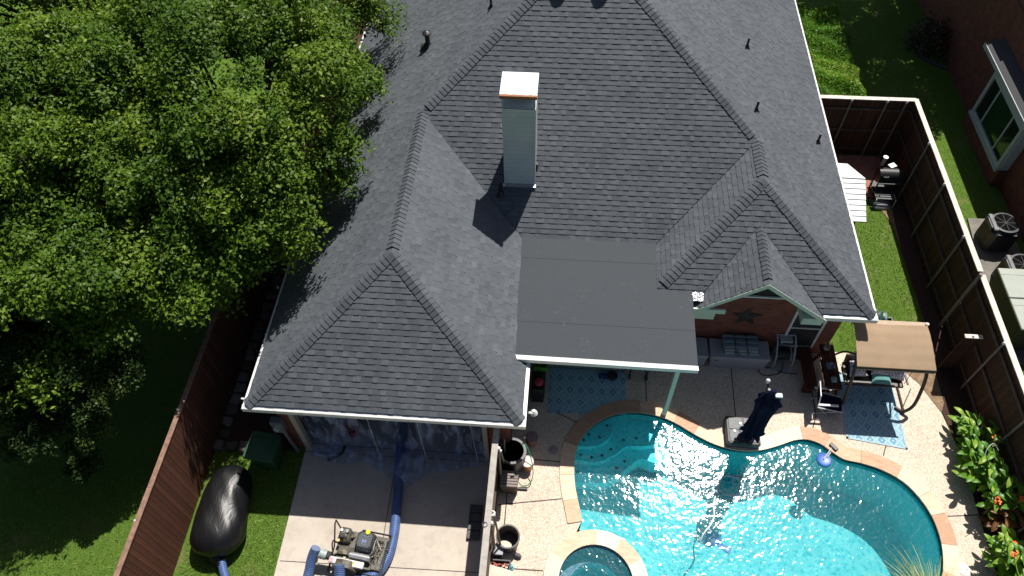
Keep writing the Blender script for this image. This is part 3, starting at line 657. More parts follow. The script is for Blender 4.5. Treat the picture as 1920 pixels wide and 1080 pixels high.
m.add(vs, [(j*9+i, j*9+i+1, j*9+i+10, j*9+i+9) for j in range(g_) for i in range(g_)]); m.build('foil_flashing', FOIL.m, house)
# chimney
m = MB(); SID = NT('pale_siding'); sp = SID.n('SeparateXYZ'); SID.l(SID.obj(), sp.inputs[0]); fr_ = SID.math('FRACT', SID.math('DIVIDE', sp.outputs[2], .16))
SID.base(SID.mix(SID.math('LESS_THAN', fr_, .06), SID.ramp(SID.noise(3, 4), [(.3, (.47, .52, .53)), (.7, (.55, .60, .61))]), (.34, .39, .40))); SID.b.inputs['Roughness'].default_value = .5; SID.bump(fr_, .4, .01)
m.box(-1.56, -.74, 14.50, 15.32, 3.4, 6.50); ch = m.build('chimney', SID.m, house)
m = MB()
for x in (-1.565, -.79): m.box(x, x+.055, 14.488, 14.515, 3.86, 6.50)
for x in (-1.575, -.745): m.box(x, x+.02, 14.5, 15.33, 3.9, 6.50)
m.box(-1.56, -.74, 14.486, 14.51, 6.38, 6.50)
m.build('corner_trim', SID.m, ch)
m = MB()
for x, y in ((-1.57, 14.49), (-.80, 14.49), (-1.57, 15.27), (-.80, 15.27)): m = MB(); m.box(x, x+.06, y, y+.06, 6.5, 6.86); m.build('cap_post', mat('cap_metal', (.30, .36, .42), .4), ch)
m = MB(); m.box(-1.50, -.80, 14.9, 15.30, 6.5, 6.84); m.build('flue', mat('cap_metal', (.30, .36, .42), .4), ch)
m = MB(); m.box(-1.62, -.70, 14.44, 15.38, 6.86, 6.94); m.build('cap', mat('white_cap_metal', (.80, .80, .78), .4), ch)
m = MB(); rr = random.Random(5); xs = [-1.62+.92*i/24 for i in range(25)]
for a, b in zip(xs, xs[1:]):
    dp = .055+.02*rr.random(); m.add([V(a, 14.436, 6.85), V(b, 14.436, 6.85), V(b, 14.436, 6.943), V(a, 14.436, 6.943), V(b, 14.44+dp, 6.943), V(a, 14.44+dp, 6.943)], [(0, 1, 2, 3), (3, 2, 4, 5)])
m.build('rust', mat('rust', (.40, .17, .08), .9, (.20, .09, .05), 14), ch)
m = MB(); m.box(-1.60, -.70, 14.40, 14.50, 3.80, 3.88, rx=.2); m.build('flashing', STEEL, ch)
m = MB()
for x, y in ((-.72, 14.9), (-1.62, 15.1)):
    m = MB(); zz = ZE+PF*(y-YF); m.box(x-.03, x+.05, y-.05, y+.05, zz-.02, zz+.14); m.build('bracket', BLACK, ch)
# pipes, vents
def vent(x, y, h=.33, r=.035, hood=False):
    z = min(ZE+P_*(x-XL), ZE+P_*(XR-x), ZE+PF*(y-YF)); m = MB(); m.cyl((x, y, z-.05), (x, y, z+h), r, n=12); m.lathe((x, y, z-.06), [(r*3.4, 0), (r*2.0, .08), (r*1.2, .16)], 14)
    if hood: m.lathe((x, y, z+h), [(r*1.8, -.02), (r*1.9, .03), (r*.8, .09), (.001, .1)], 14)
    m.build('vent_pipe', BLACK, house, True)
for x, y in ((5.46, 20.05), (5.38, 17.05), (7.62, 17.5)): vent(x, y)
vent(-2.32, 19.45, .3, .035)
vent(-4.32, 19.4, .42, .075, True)
vent(-1.66, 14.28, .42, .045)
def turbine(x, y):
    z = ZE+PF*(y-YF); m = MB(); m.cyl((x, y, z-.1), (x, y, z+.25), .16, n=18)
    prof = [(.16, .22), (.24, .30), (.27, .40), (.24, .5), (.12, .57), (.001, .58)]; m.lathe((x, y, z), prof, 24, wob=lambda a, q: 1+.03*math.cos(12*a)); m.build('turbine_vent', BLACK, house, False)
turbine(-.20, 19.25); turbine(.95, 19.25)
# garage door surround, meter
m = MB(); m.box(-6.60, -6.46, 8.14, 8.3, GL+.03, 1.95); m.box(-1.66, -1.54, 8.14, 8.3, GL+.03, 1.95); m.box(-6.60, -1.54, 8.15, 8.3, 1.95, 2.10)
m.build('garage_frame', mat('beige_trim', (.46, .42, .35), .7), house)
m = MB(); m.box(-7.10, -6.80, 7.98, 8.18, 1.0, 1.55, bev=.02); mt = m.build('electric_meter_box', MGREY, house); m = MB(); m.cyl((-6.93, 7.98, 1.36), (-6.93, 7.88, 1.36), .085, .075, n=20); m.build('meter_dial', m_glass('meter_glass', (.35, .38, .38)), mt, True)
m = MB(); m.cyl((-6.88, 8.05, 1.0), (-6.80, 8.05, GL), .045, n=10); m.build('conduit', MGREY, mt, True)
m = MB(); m.cyl((-.50, 8.3, 2.4), (-.42, 8.3, 2.35), .03); m.lathe((-.38, 8.38, 2.22), [(.10, 0), (.08, .06), (.03, .13)], 14); m.build('floodlight', WHITE, house, True)
m = MB(); m.cyl((XL-.10, YG+.3, ZE-.05), (XL+.02, YG+.28, ZE-.04), .03, n=8); m.build('gutter_outlet', WHITE, house)
# star on the wall
m = MB(); c = V(5.27, 11.98, 1.68); out = []
for i in range(10):
    r = .44 if i % 2 == 0 else .185; a = math.pi/2+i*math.pi/5; out.append(c+V(r*math.cos(a), 0, r*math.sin(a)))
m.add(out+[c+V(0, -.10, 0)], [((i+1) % 10, i, 10) for i in range(10)])
o = m.build('star', mat('black_tin', (.018, .018, .018), .5), origin=c); tag(o, 'black five-pointed metal star hanging on the brick gable wall', 'star')

# ================================================================ FENCES
FBR = m_boards('brown_fence_boards', (.085, .042, .026), (.028, .015, .011), axis=1)
FBX = m_boards('brown_fence_boards_across', (.085, .042, .026), (.028, .015, .011), axis=0)
FRED = m_boards('stained_fence_boards', (.15, .060, .038), (.06, .026, .019), axis=1, gap=.1)
FTAN = m_boards('tan_fence_boards', (.34, .24, .16), (.14, .10, .07), axis=1)
RAIL = mat('fence_rail', (.085, .058, .042), .8, (.035, .024, .018), 6)
def fence(name, label, x, y0, y1, zb, zt, side, pm, posts, along='y', capw=.15, capm=OFFW, capo=0, rails=(.25, 1.1, 2.0), post_r=.032, capz=.035, postout=.075, group=None):
    """board fence along y (or x); side = where rails and posts stand (-1/+1)"""
    def B(mb, a0, a1, c0, c1, z0, z1, **k):
        if along == 'y': mb.box(min(c0, c1), max(c0, c1), a0, a1, z0, z1, **k)
        else: mb.box(a0, a1, min(c0, c1), max(c0, c1), z0, z1, **k)
    t = thing(name, (x, (y0+y1)/2, zb) if along == 'y' else ((y0+y1)/2, x, zb), label, 'fence', group)
    m = MB(); rr = random.Random(int(abs(x)*100)); y = y0
    while y < y1-.02:
        e = min(y+.137, y1); o = rr.uniform(0, .006); B(m, y, e-.004, x-side*o, x-side*(o+.018), zb-.05, zt+rr.uniform(-.012, 0)); y += .14
    m.build('pickets', pm, t)
    for z in rails:
        m = MB(); B(m, y0, y1, x+side*.002, x+side*.045, zb+z, zb+z+.09); m.build('rail', RAIL, t)
    for p in posts:
        c = x+side*postout; q = (c, p, 0) if along == 'y' else (p, c, 0)
        m = MB(); m.cyl((q[0], q[1], zb-.05), (q[0], q[1], zt-.0), post_r, n=10); po = m.build('post', PIPE, t, True)
        m = MB(); m.lathe((q[0], q[1], zt), [(post_r*1.25, -.05), (post_r*1.3, .01), (post_r*.8, .035), (.001, .045)], 12); m.build('post_cap', CAPW, po, True)
    m = MB(); y = y0; k = 0
    while y < y1:
        e = min(y+2.44, y1); B(m, y, e-.006, x+capo-capw/2, x+capo+capw/2, zt+.006+(k % 2)*.003, zt+capz+(k % 2)*.003); y += 2.44; k += 1
    m.build('cap_board', capm, t); return t
fence('board_fence', 'tall brown board fence with metal posts, far stretch beside the side lawn', 11.5, 13.35, 20.56, 0, 2.45, -1, FBR, [14.62, 16.68, 18.46])
f = fence('board_fence', 'tall brown board fence with metal posts, near stretch behind the canna bed', 11.56, 2.0, 13.30, 0, 2.38, -1, FBR, [4.9, 6.9, 9.05, 11.1])
m = MB(); m.cyl((11.44, 13.2, 0), (11.44, 13.2, 2.55), .05, n=12); m.build('post', PIPE, f, True)
fence('board_fence', 'short dark board fence closing the side yard behind the grill', 20.5, 8.2, 11.51, 0, 2.45, -1, FBX, [9.43, 10.58, 11.2], along='x', capw=.16)
fence('board_fence', 'reddish-brown stained board fence with worn cap under the tree', -9.14, 1.0, 33, GL, 2.15, -1, FRED, [5.1, 7.9, 10.5, 13, 15.5], capw=.12, capm=mat('worn_red_cap', (.30, .17, .12), .8, (.13, .07, .05), 6), capo=-.02, rails=(.25, 1.2, 2.2))
fence('board_fence', 'low board fence with grey cap between driveway and pool patio', -1.25, 1.0, 8.16, GL, 2.18, 1, FTAN, [5.62, 7.42], capw=.15, capm=mat('grey_cap_board', (.42, .39, .35), .8, (.28, .26, .23), 7), rails=(.5, 1.1, 1.75), post_r=.035, postout=.09)
t = thing('return_panel', (11.2, 11.75, 0), 'short wooden panel with lit top sticking out from the near fence', 'fence panel')
m = MB(); m.box(11.0, 11.44, 11.70, 11.74, 0, 1.68); m.build('board', FBX, t); m = MB(); m.box(10.99, 11.45, 11.66, 11.78, 1.685, 1.72); m.build('cap_board', OFFW, t)
m = MB(); m.lathe((11.2, 11.72, 1.72), [(.03, 0), (.035, .04), (.001, .06)], 10); m.build('knob', CAPW, t, True)

# ================================================================ NEIGHBOUR
nb = thing('neighbour_house', (16, 20, 0), 'red brick neighbouring house with white-framed window beyond the side fence', 'house')
m = MB(); m.box(14.95, 15.2, 9, 23.2, -.014, 4.1); m.box(14.95, 15.2, 23.2, 33, -.014, 4.6); m.box(15.2, 24, 32.8, 33, -.014, 4.1); m.box(15.2, 24, 9, 9.2, -.014, 4.1); m.box(14.62, 14.95, 19.2, 22.5, -.014, .62); m.build('wall', BRICK, nb)
m = MB(); m.add([V(14.9, 9, 4.1), V(20, 9, 6.8), V(20, 33, 6.8), V(14.9, 33, 4.1), V(25, 9, 4.1), V(25, 33, 4.1)], [(0, 1, 2, 3), (1, 4, 5, 2)]); m.build('roof', mat('dark_roofing', (.06, .062, .066), .85, (.035, .036, .04), 30), nb)
m = MB(); m.add([V(14.42, 19.0, 2.72), V(14.42, 23.4, 2.72), V(15.0, 23.4, 3.0), V(15.0, 19.0, 3.0), V(14.42, 19.0, 2.64), V(14.42, 23.4, 2.64), V(15.0, 23.4, 2.64), V(15.0, 19.0, 2.64)], [(0, 3, 2, 1), (0, 1, 5, 4), (0, 4, 7, 3), (1, 2, 6, 5), (4, 5, 6, 7)]); br = m.build('bay_roof', mat('dark_roofing', (.06, .062, .066)), nb)
m = MB(); m.box(14.40, 14.425, 18.98, 23.42, 2.58, 2.735); m.box(14.40, 14.95, 18.975, 19.0, 2.58, 2.74); m.build('bay_fascia', mat('grey_white_trim', (.46, .50, .52), .5), br)
TRW = mat('window_trim', (.50, .53, .55), .5, (.44, .47, .49), 4)
m = MB(); m.box(14.66, 14.95, 19.3, 22.4, .63, 2.58); 
m.build('bay_box', TRW, nb)
m = MB(); y0, y1, z0, z1_ = 19.35, 22.3, .66, 2.38
m.box(14.58, 14.66, y0, y0+.14, z0, z1_); m.box(14.58, 14.66, y1-.14, y1, z0, z1_); m.box(14.58, 14.66, y0+.14, y1-.14, z0, z0+.14); m.box(14.58, 14.66, y0+.14, y1-.14, z1_-.14, z1_)
for y in (20.12, 21.48): m.box(14.60, 14.66, y, y+.06, z0+.14, z1_-.14)
wf = m.build('window', TRW, nb)
for a, b, c in ((y0+.14, 20.12, 0), (20.18, 21.48, 1), (21.54, y1-.14, 0)):
    m = MB(); m.box(14.63, 14.655, a, b, z0+.14, z1_-.14); m.build('pane', m_glass('grass_reflection_glass', (.012, .04, .02)) if c else GLASS, wf)  # centre pane coloured green: a reflection of grass painted into the glass
m = MB(); m.box(14.54, 14.66, 19.3, 22.36, .56, .66); m.build('sill', mat('grey_white_trim', (.4, .4, .4)), wf)
def ac_unit(loc, label):
    t = thing('air_conditioner', loc, label, 'air conditioner', 'air conditioners beside the neighbour house')
    def P(*a): return V(*a)+V(*loc)
    m = MB(); x, y, z = loc; m.box(x-.44, x+.44, y-.44, y+.44, z+.04, z+.86, bev=.12); m.build('cabinet', mat('blue_grey_metal', (.055, .062, .075), .4, (.04, .045, .055), 4), t)
    m = MB()
    for k in range(16): m.box(x-.447, x+.447, y-.30, y+.30, z+.10+k*.045, z+.115+k*.045)
    for k in range(16): m.box(x-.30, x+.30, y-.447, y+.447, z+.10+k*.045, z+.115+k*.045)
    m.build('louvres', BLACK, t)
    m = MB(); m.lathe((x, y, z+.86), [(.40, 0), (.42, .05), (.36, .06), (.35, -.02), (.33, -.10), (.001, -.10)], 28); m.build('fan_shroud', DGREY, t, True)
    m = MB(); 
    for k in range(9): m.lathe((x, y, z+.90), [(.04+k*.036, 0), (.046+k*.036, .004), (.052+k*.036, 0)], 28)
    for k in range(8): m.box(x-.34, x, y-.006, y+.006, z+.905, z+.912, rz=k*math.pi/4, c=(x, y, z+.9))
    m.build('grille', BLACK, t)
    m = MB(); m.box(x-.43, x-.30, y-.34, y+.36, z+.865, z+.915, bev=.02); m.box(x-.46, x-.43, y-.2, y+.2, z+.74, z+.88); m.build('corner_highlight', MGREY, t)  # lighter grey strips stand in for the highlight on the cabinet corner
ac_unit((13.92, 16.62, .05), 'round-topped grey air conditioner farthest from the sage box')
ac_unit((13.95, 14.95, .05), 'grey air conditioner half hidden right behind the sage box')
t = thing('storage_box', (13.6, 13.5, .0), 'large sage-topped storage box between the tall fence and neighbour house', 'storage box')
m = MB(); m.box(13.0, 14.35, 12.45, 14.55, -.01, 1.12, bev=.03, taper=.95); m.build('box', mat('dark_olive', (.07, .072, .055), .7, (.05, .05, .04), 4), t)
for a, b in ((12.40, 13.47), (13.50, 14.58)):
    m = MB(); m.box(12.94, 14.4, a, b, 1.13, 1.20, bev=.02); m.box(12.96, 14.4, (a+b)/2-.01+.3, (a+b)/2+.3, 1.20, 1.208); m.build('lid', mat('sage_plastic', (.30, .33, .29), .5, (.26, .29, .25), 3), t)

# ================================================================ FOLIAGE
def leaves_mesh(name, C, Nn, size, tone, m, parent=None, aspect=.55, org=(0, 0, 0)):
    N = len(C); Nn = Nn/np.linalg.norm(Nn, axis=1, keepdims=True); r = rng.normal(size=(N, 3)); a = np.cross(Nn, r); a /= np.linalg.norm(a, axis=1, keepdims=True)+1e-9; b = np.cross(Nn, a)
    s = size[:, None]; Vv = np.empty((N, 4, 3)); C = C-np.array(org)
    Vv[:, 0] = C-a*s*.5; Vv[:, 1] = C+b*s*aspect*.5+Nn*s*.10; Vv[:, 2] = C+a*s*.5-Nn*s*.08; Vv[:, 3] = C-b*s*aspect*.5+Nn*s*.10
    me = bpy.data.meshes.new(name); me.vertices.add(N*4); me.vertices.foreach_set('co', Vv.reshape(-1)); me.loops.add(N*4); me.loops.foreach_set('vertex_index', np.arange(N*4, dtype=np.int32))
    me.polygons.add(N); me.polygons.foreach_set('loop_start', np.arange(0, N*4, 4, dtype=np.int32)); me.update(calc_edges=True)
    at = me.attributes.new('tone', 'FLOAT', 'FACE'); at.data.foreach_set('value', np.clip(tone, 0, 1).astype(np.float32)); me.materials.append(m)
    o = bpy.data.objects.new(name, me); COL.objects.link(o)
    if parent: o.parent = parent
    return o
TL = m_leaf('tree_leaf', (.032, .085, .009), (.12, .205, .018), (.30, .37, .05), .5)
BARK = mat('bark', (.10, .075, .055), .9, (.045, .035, .028), 12, bump=.6, bscale=25)
def tree(name, loc, label, lobes, nleaf, lsize, lm, group=None, trunk_r=.18, clump=(.50, .95)):
    t = thing(name, loc, label, 'tree', group); Cs, Ns, Ss, Ts = [], [], [], []; centers = []
    tot = sum(l[3]*l[4] for l in lobes)
    for (cx, cy, cz, rx, ry, rz) in lobes:
        share = rx*ry/sum(l[3]*l[4] for l in lobes); nc = int(rx*ry*9)
        for k in range(nc):
            d = rng.normal(size=3); d /= np.linalg.norm(d)
            if d[2] < -.35: d[2] *= -1
            q = rng.uniform(.50, 1.0)**.55; c = np.array([cx, cy, cz])+d*np.array([rx, ry, rz])*q; c[2] += .35*math.sin(c[0]*1.9)*math.cos(c[1]*1.7)
            centers.append(c); cr = rng.uniform(*clump); n = int(nleaf*share/nc*(cr/np.mean(clump))**2)
            dd = rng.normal(size=(n, 3)); dd /= np.linalg.norm(dd, axis=1, keepdims=True); dd[:, 2] = np.where(dd[:, 2] < -.2, -dd[:, 2], dd[:, 2])
            rad = cr*rng.uniform(0, 1, (n, 1))**.45; w_ = 1+.35*np.sin(dd[:, :1]*5+k)*np.cos(dd[:, 1:2]*4+k*2)
            pts = c+dd*rad*w_*np.array([1, 1, .8]); Cs.append(pts); Ns.append(dd*.5+np.array([0, 0, .75])+rng.normal(size=(n, 3))*.55)
            Ss.append(rng.uniform(lsize*.7, lsize*1.3, n)); Ts.append(rng.uniform(.15, .65)+rng.normal(0, .13, n))
    C = np.concatenate(Cs); leaves_mesh('crown', C, np.concatenate(Ns), np.concatenate(Ss), np.concatenate(Ts), lm, t, org=loc)
    m = MB(); x, y, z = loc; L0 = lobes[0]; hub = V(L0[0], L0[1], L0[2]-L0[5]*.6)
    m.tube([(x, y, z-.1), ((x+hub.x)/2+.1, (y+hub.y)/2, (z+hub.z)/2), tuple(hub)], 0, n=10, radii=[trunk_r*1.3, trunk_r, trunk_r*.8]); m.build('trunk', BARK, t, True)
    m = MB(); rr = random.Random(3)
    for c in rr.sample(centers, min(len(centers), 34)):
        mid = (hub+Vector(c))/2+V(rr.uniform(-.3, .3), rr.uniform(-.3, .3), rr.uniform(-.4, .1)); m.tube([hub, mid, Vector(c)], 0, n=6, sub=4, radii=[trunk_r*.4, trunk_r*.24, .015])
    m.build('branches', BARK, t, True); return t
TG = 'large trees over the neighbouring yard left of the house'
tree('shade_tree', (-10.4, 14.6, GL), 'broad green tree overhanging the left roof edge, nearest the house', [(-9.4, 15.4, 5.5, 4.1, 4.4, 3.1), (-8.95, 12.5, 4.8, 2.9, 2.4, 2.1), (-10.2, 10.7, 3.8, 2.2, 2.0, 1.7)], 190000, .115, TL, TG, .24)
tree('shade_tree', (-14.6, 13.4, GL), 'broad green tree at the left border, in front of the others', [(-14.0, 13.6, 5.2, 4.6, 4.3, 3.0), (-13.0, 9.9, 4.3, 3.9, 2.7, 2.2), (-17.5, 12.3, 4.3, 2.6, 3.0, 2.4)], 230000, .115, TL, TG, .24)
tree('shade_tree', (-9.8, 21.0, GL), 'green tree at the top edge of the photo, beside the roof', [(-9.6, 20.6, 5.8, 4.0, 4.2, 3.0)], 110000, .115, TL, TG, .22)
tree('shade_tree', (-16.4, 20.4, GL), 'green tree filling the top left corner of the photo', [(-15.6, 20.0, 6.2, 4.8, 4.6, 3.3)], 110000, .115, TL, TG, .24)
tree('small_tree', (-13.6, 8.4, GL), 'smaller dark fine-leaved tree in shade at lower left', [(-13.9, 7.8, 3.0, 2.4, 1.4, 1.6), (-11.7, 8.2, 2.7, 1.9, 1.2, 1.3), (-12.1, 6.9, 1.7, 1.1, .9, 1.0), (-15.4, 8.9, 3.4, 2.0, 1.3, 1.6)], 170000, .085, m_leaf('dark_leaf', (.018, .04, .010), (.045, .085, .016), (.16, .18, .03)), None, .10, clump=(.35, .65))
tree('shade_tree', (16.9, 30.5, 0), 'tree beyond the hedge casting dappled shade on the far lawn', [(15.3, 28.6, 6.4, 3.5, 3.4, 2.3), (12.4, 32.6, 6.4, 3.4, 3.0, 2.3)], 90000, .14, TL, None, .2)
def shrub_box(name, loc, label, x0, x1, y0, y1, h, n, size, lm, cat='hedge'):
    t = thing(name, loc, label, cat); f = rng.uniform(0, 1, n); k = int(n*.62)
    C = np.stack([rng.uniform(x0, x1, n), rng.uniform(y0, y1, n), rng.uniform(.1, h, n)], 1); C[:k, 2] = h-rng.exponential(.06, k)
    side = rng.integers(0, 4, n-k); e = rng.exponential(.07, n-k); S = C[k:]; S[:, 0] = np.where(side == 0, x0+e, np.where(side == 1, x1-e, S[:, 0])); S[:, 1] = np.where(side == 2, y0+e, np.where(side == 3, y1-e, S[:, 1]))
    w_ = .10*np.sin(C[:, 0]*3.1)+.09*np.cos(C[:, 1]*2.7)+.06*np.sin(C[:, 1]*6+C[:, 0]*4); C[:, 2] += w_*C[:, 2]/h; C[:, 0] += .08*np.sin(C[:, 1]*4)
    ro = np.clip((np.abs(C[:, 0]-(x0+x1)/2)/((x1-x0)/2))**6, 0, 1); C[:, 2] -= .15*ro
    N_ = rng.normal(size=(n, 3))*.6+np.array([0, 0, .8]); tone = np.clip(.35+.25*np.sin(C[:, 1]*1.5+C[:, 0])+rng.normal(0, .2, n), 0, 1)
    leaves_mesh('foliage', C, N_, rng.uniform(size*.7, size*1.3, n), tone, lm, t, org=loc)
    m = MB(); rr = random.Random(8)
    for i in range(1): x, y = (x0+x1)/2, (y0+y1)/2; m.tube([(x, y0+.3, .05), (x, y1-.3, .05)], .03, n=5, smoothpath=False); m.tube([(x, y, 0), (x+rr.uniform(-.1, .1), y+rr.uniform(-.1, .1), h*.8)], .02, n=5, smoothpath=False)
    m.build('stems', BARK, t); return t
shrub_box('hedge', (9.8, 24.8, 0), 'clipped green box hedge with reddish tips beside the house, behind the rear fence', 8.9, 10.65, 22.0, 27.6, 1.25, 52000, .095, m_leaf('hedge_leaf', (.07, .17, .018), (.17, .36, .035), (.42, .30, .08)))
def bush(name, loc, label, r, h, n, size, lm, cat):
    t = thing(name, loc, label, cat); d = rng.normal(size=(n, 3)); d /= np.linalg.norm(d, axis=1, keepdims=True); d[:, 2] = abs(d[:, 2]); w_ = 1+.25*np.sin(d[:, 0]*7)*np.cos(d[:, 1]*6)
    C = np.array(loc)+d*np.array([r, r, h])*(rng.uniform(.3, 1, n)**.5*w_)[:, None]; leaves_mesh('foliage', C, d+rng.normal(size=(n, 3))*.6, rng.uniform(size*.6, size*1.4, n), rng.uniform(0, 1, n), lm, t, org=loc)
    m = MB()
    for i in range(7): a = i*.9; m.tube([loc, (loc[0]+r*.4*math.cos(a), loc[1]+r*.4*math.sin(a), loc[2]+h*.7)], .018, n=5, smoothpath=False)
    m.build('stems', BARK, t)
bush('flowering_shrub', (14.45, 27.0, 0), 'dark pink-flecked shrub in the shaded bed by the neighbour wall', 1.0, 1.3, 3000, .085, m_leaf('shrub_leaf', (.02, .03, .012), (.04, .06, .02), (.35, .22, .2)), 'shrub')
t = tag(MB().tube([(14.2, 27.6, .03), (14.0, 26.9, .03), (14.1, 26.3, .03), (14.45, 25.85, .03), (14.9, 25.6, .03)], .06, n=8).build('bed_edging', DGREY, None, True), 'dark curved edging round the shrub bed by the neighbour wall', 'garden edging')
# broad-leaved flowering plants by the fence
CL = m_leaf('canna_leaf', (.035, .12, .015), (.10, .24, .025), (.30, .42, .06), .35, .3); CLR = m_leaf('bronze_leaf', (.06, .025, .012), (.16, .07, .03), (.28, .14, .06), .4, .3)
ORANGE = mat('orange_petal', (.85, .24, .03), .6, (.75, .12, .02), 20)
def canna(loc, label, n, h, r, lm, nf, seed):
    rr = random.Random(seed); t = thing('canna_plant', loc, label, 'plant', 'canna plants along the fence'); x, y, z = loc; st, lf, heads = MB(), MB(), []
    for i in range(n):
        a, q = rr.uniform(0, 6.28), r*math.sqrt(rr.random()); bx, by = x+q*math.cos(a), y+q*math.sin(a)*1.5; hh = h*rr.uniform(.65, 1.1); tx, ty = bx+rr.uniform(-.15, .1), by+rr.uniform(-.12, .12)
        st.tube([(bx, by, z), (tx, ty, z+hh)], .014, n=5, smoothpath=False)
        for k in range(8):
            f = .3+.7*k/7; p = V(bx+(tx-bx)*f, by+(ty-by)*f, z+hh*f); az = k*2.4+rr.uniform(-.4, .4); el = rr.uniform(.2, .75); L = rr.uniform(.28, .44)*(1.1-.3*f); wd = L*.21; d = V(math.cos(az), math.sin(az), 0); sd = V(-d.y, d.x, 0); prev = None; vs = []; S = 6
            for s in range(S+1):
                u = s/S; c = p+d*L*u*math.cos(el*(1-.7*u))+V(0, 0, L*(math.sin(el)*u-.45*u*u)); ww = wd*math.sin(math.pi*min(1, .04+u*.96))**.65; vs += [c-sd*ww+V(0, 0, ww*.35), c, c+sd*ww+V(0, 0, ww*.35)]
            fs = [(s*3+j, s*3+j+1, s*3+4+j, s*3+3+j) for s in range(S) for j in range(2)]; lf.add(vs, fs, rr.uniform(.25, .95))
        if i < nf: heads.append(V(tx, ty, z+hh+.08))
    st.build('stems', mat('canna_stem', (.10, .16, .04), .6), t); lf.build('leaves', lm, t, True)
    for hd in heads:
        m = MB()
        for k in range(13):
            a = rr.uniform(0, 6.28); c = hd+V(rr.uniform(-.05, .05), rr.uniform(-.05, .05), rr.uniform(-.05, .07)); d = V(math.cos(a), math.sin(a), rr.uniform(-.2, .6)).normalized(); sd = d.cross(V(0, 0, 1)).normalized(); L = rr.uniform(.05, .09)
            m.add([c, c+d*L*.5+sd*.03, c+d*L, c+d*L*.5-sd*.03], [(0, 1, 2, 3)])
        m.build('flower', ORANGE, t)
canna((11.1, 9.35, .008), 'lush green canna nearest the swing, without flowers', 11, .95, .36, CL, 0, 8)
canna((11.1, 8.6, .008), 'lush green canna with one orange flower, second from the swing', 14, 1.1, .40, CL, 1, 1)
canna((11.2, 7.8, .008), 'green canna with orange flowers in the middle of the row', 14, 1.1, .38, CL, 3, 2)
canna((11.25, 7.12, .008), 'bronze-leaved canna between the two green clumps', 6, .8, .25, CLR, 1, 3)
canna((11.05, 6.3, .008), 'green canna with an orange flower at the right border', 15, 1.15, .36, CL, 2, 4)
canna((11.1, 5.4, .008), 'green canna in the lower right corner of the photo', 11, 1.1, .36, CL, 1, 5)
# dry flower stalks over the bed
m = MB(); rr = random.Random(2)
for i in range(9):
    y = 7.2+i*.28; x = 11.15+rr.uniform(-.15, .15); m.tube([(x, y, .0), (x-.05, y+.05, .9), (x-rr.uniform(.1, .3), y+rr.uniform(-.1, .2), 1.5)], .006, n=4)
o = m.build('dry_stalks', mat('dry_stalk', (.28, .17, .12), .8)); tag(o, 'thin dry seed stalks rising above the canna leaves', 'dried plant', kind='stuff')
# ornamental grass at the pool edge
t = thing('ornamental_grass', (8.85, 4.95, 0), 'arching yellow-green ornamental grass at the near pool edge', 'plant'); m = MB(); rr = random.Random(4)
for i in range(420):
    a = rr.uniform(0, 6.28); L = rr.uniform(.8, 1.35); el = rr.uniform(.7, 1.45); d = V(math.cos(a), math.sin(a), 0); sd = V(-d.y, d.x, 0); vs = []
    for s in range(6):
        u = s/5; c = V(8.85, 4.95, .35)+d*L*(u*math.cos(el)+.45*u*u)+V(0, 0, L*(1.3*u*math.sin(el)-.85*u*u)); w_ = .009*(1-u)+.002; vs += [c-sd*w_, c+sd*w_]
    m.add(vs, [(2*s, 2*s+1, 2*s+3, 2*s+2) for s in range(5)], rr.random())
m.build('blades', m_leaf('straw_blade', (.10, .17, .03), (.30, .34, .08), (.62, .55, .28), .6, .3), t)
m = MB(); m.lathe((8.85, 4.95, 0), [(.20, 0), (.27, .3), (.29, .36), (.25, .36), (.24, .3), (.001, .3)], 20); m.build('pot', DGREY, t, True)
# stone edging of the bed by the fence
STN = m_stone('edging_stone', [(.0, (.06, .055, .05)), (.5, (.14, .12, .105)), (1, (.25, .21, .18))])
rr = random.Random(6); first = None; y = 8.05; k = 0
spots = [(-9.02+.36*i, 8.05, 0) for i in range(3)]
y = 8.42
while y < 17: spots.append((-9.0+rr.uniform(-.05, .05)+max(0, y-11)*.03, y, rr.uniform(-.3, .3))); y += rr.uniform(.30, .40)
ordn = ['first', 'second', 'third', 'fourth', 'fifth', 'sixth', 'seventh', 'eighth', 'ninth', 'tenth', 'eleventh', 'twelfth', 'thirteenth', 'fourteenth', 'fifteenth', 'sixteenth', 'seventeenth', 'eighteenth', 'nineteenth', 'twentieth']
for i, (x, y, a) in enumerate(spots):
    m = MB(); hx, hy, hz = rr.uniform(.13, .17), rr.uniform(.12, .17), rr.uniform(.10, .16); m.box(-hx, hx, -hy, hy, 0, hz, bev=.035, tone=rr.random())
    for p in m.v: p += V(rr.uniform(-.018, .018), rr.uniform(-.018, .018), rr.uniform(-.012, .012))
    o = m.build('edging_stone', STN, None, True); o.location = (x, y, GL+.01); o.rotation_euler.z = a
    lab = ['front corner edging stone nearest the left fence', 'middle edging stone of the front row, left of the green bin', 'edging stone of the front row next to the green bin'][i] if i < 3 else ('%s edging stone from the front, along the left fence' % ordn[i-3] if i-3 < 20 else 'edging stone hidden under the tree at the far end of the row')
    tag(o, lab, 'stone', 'edging stones of the mulch bed')

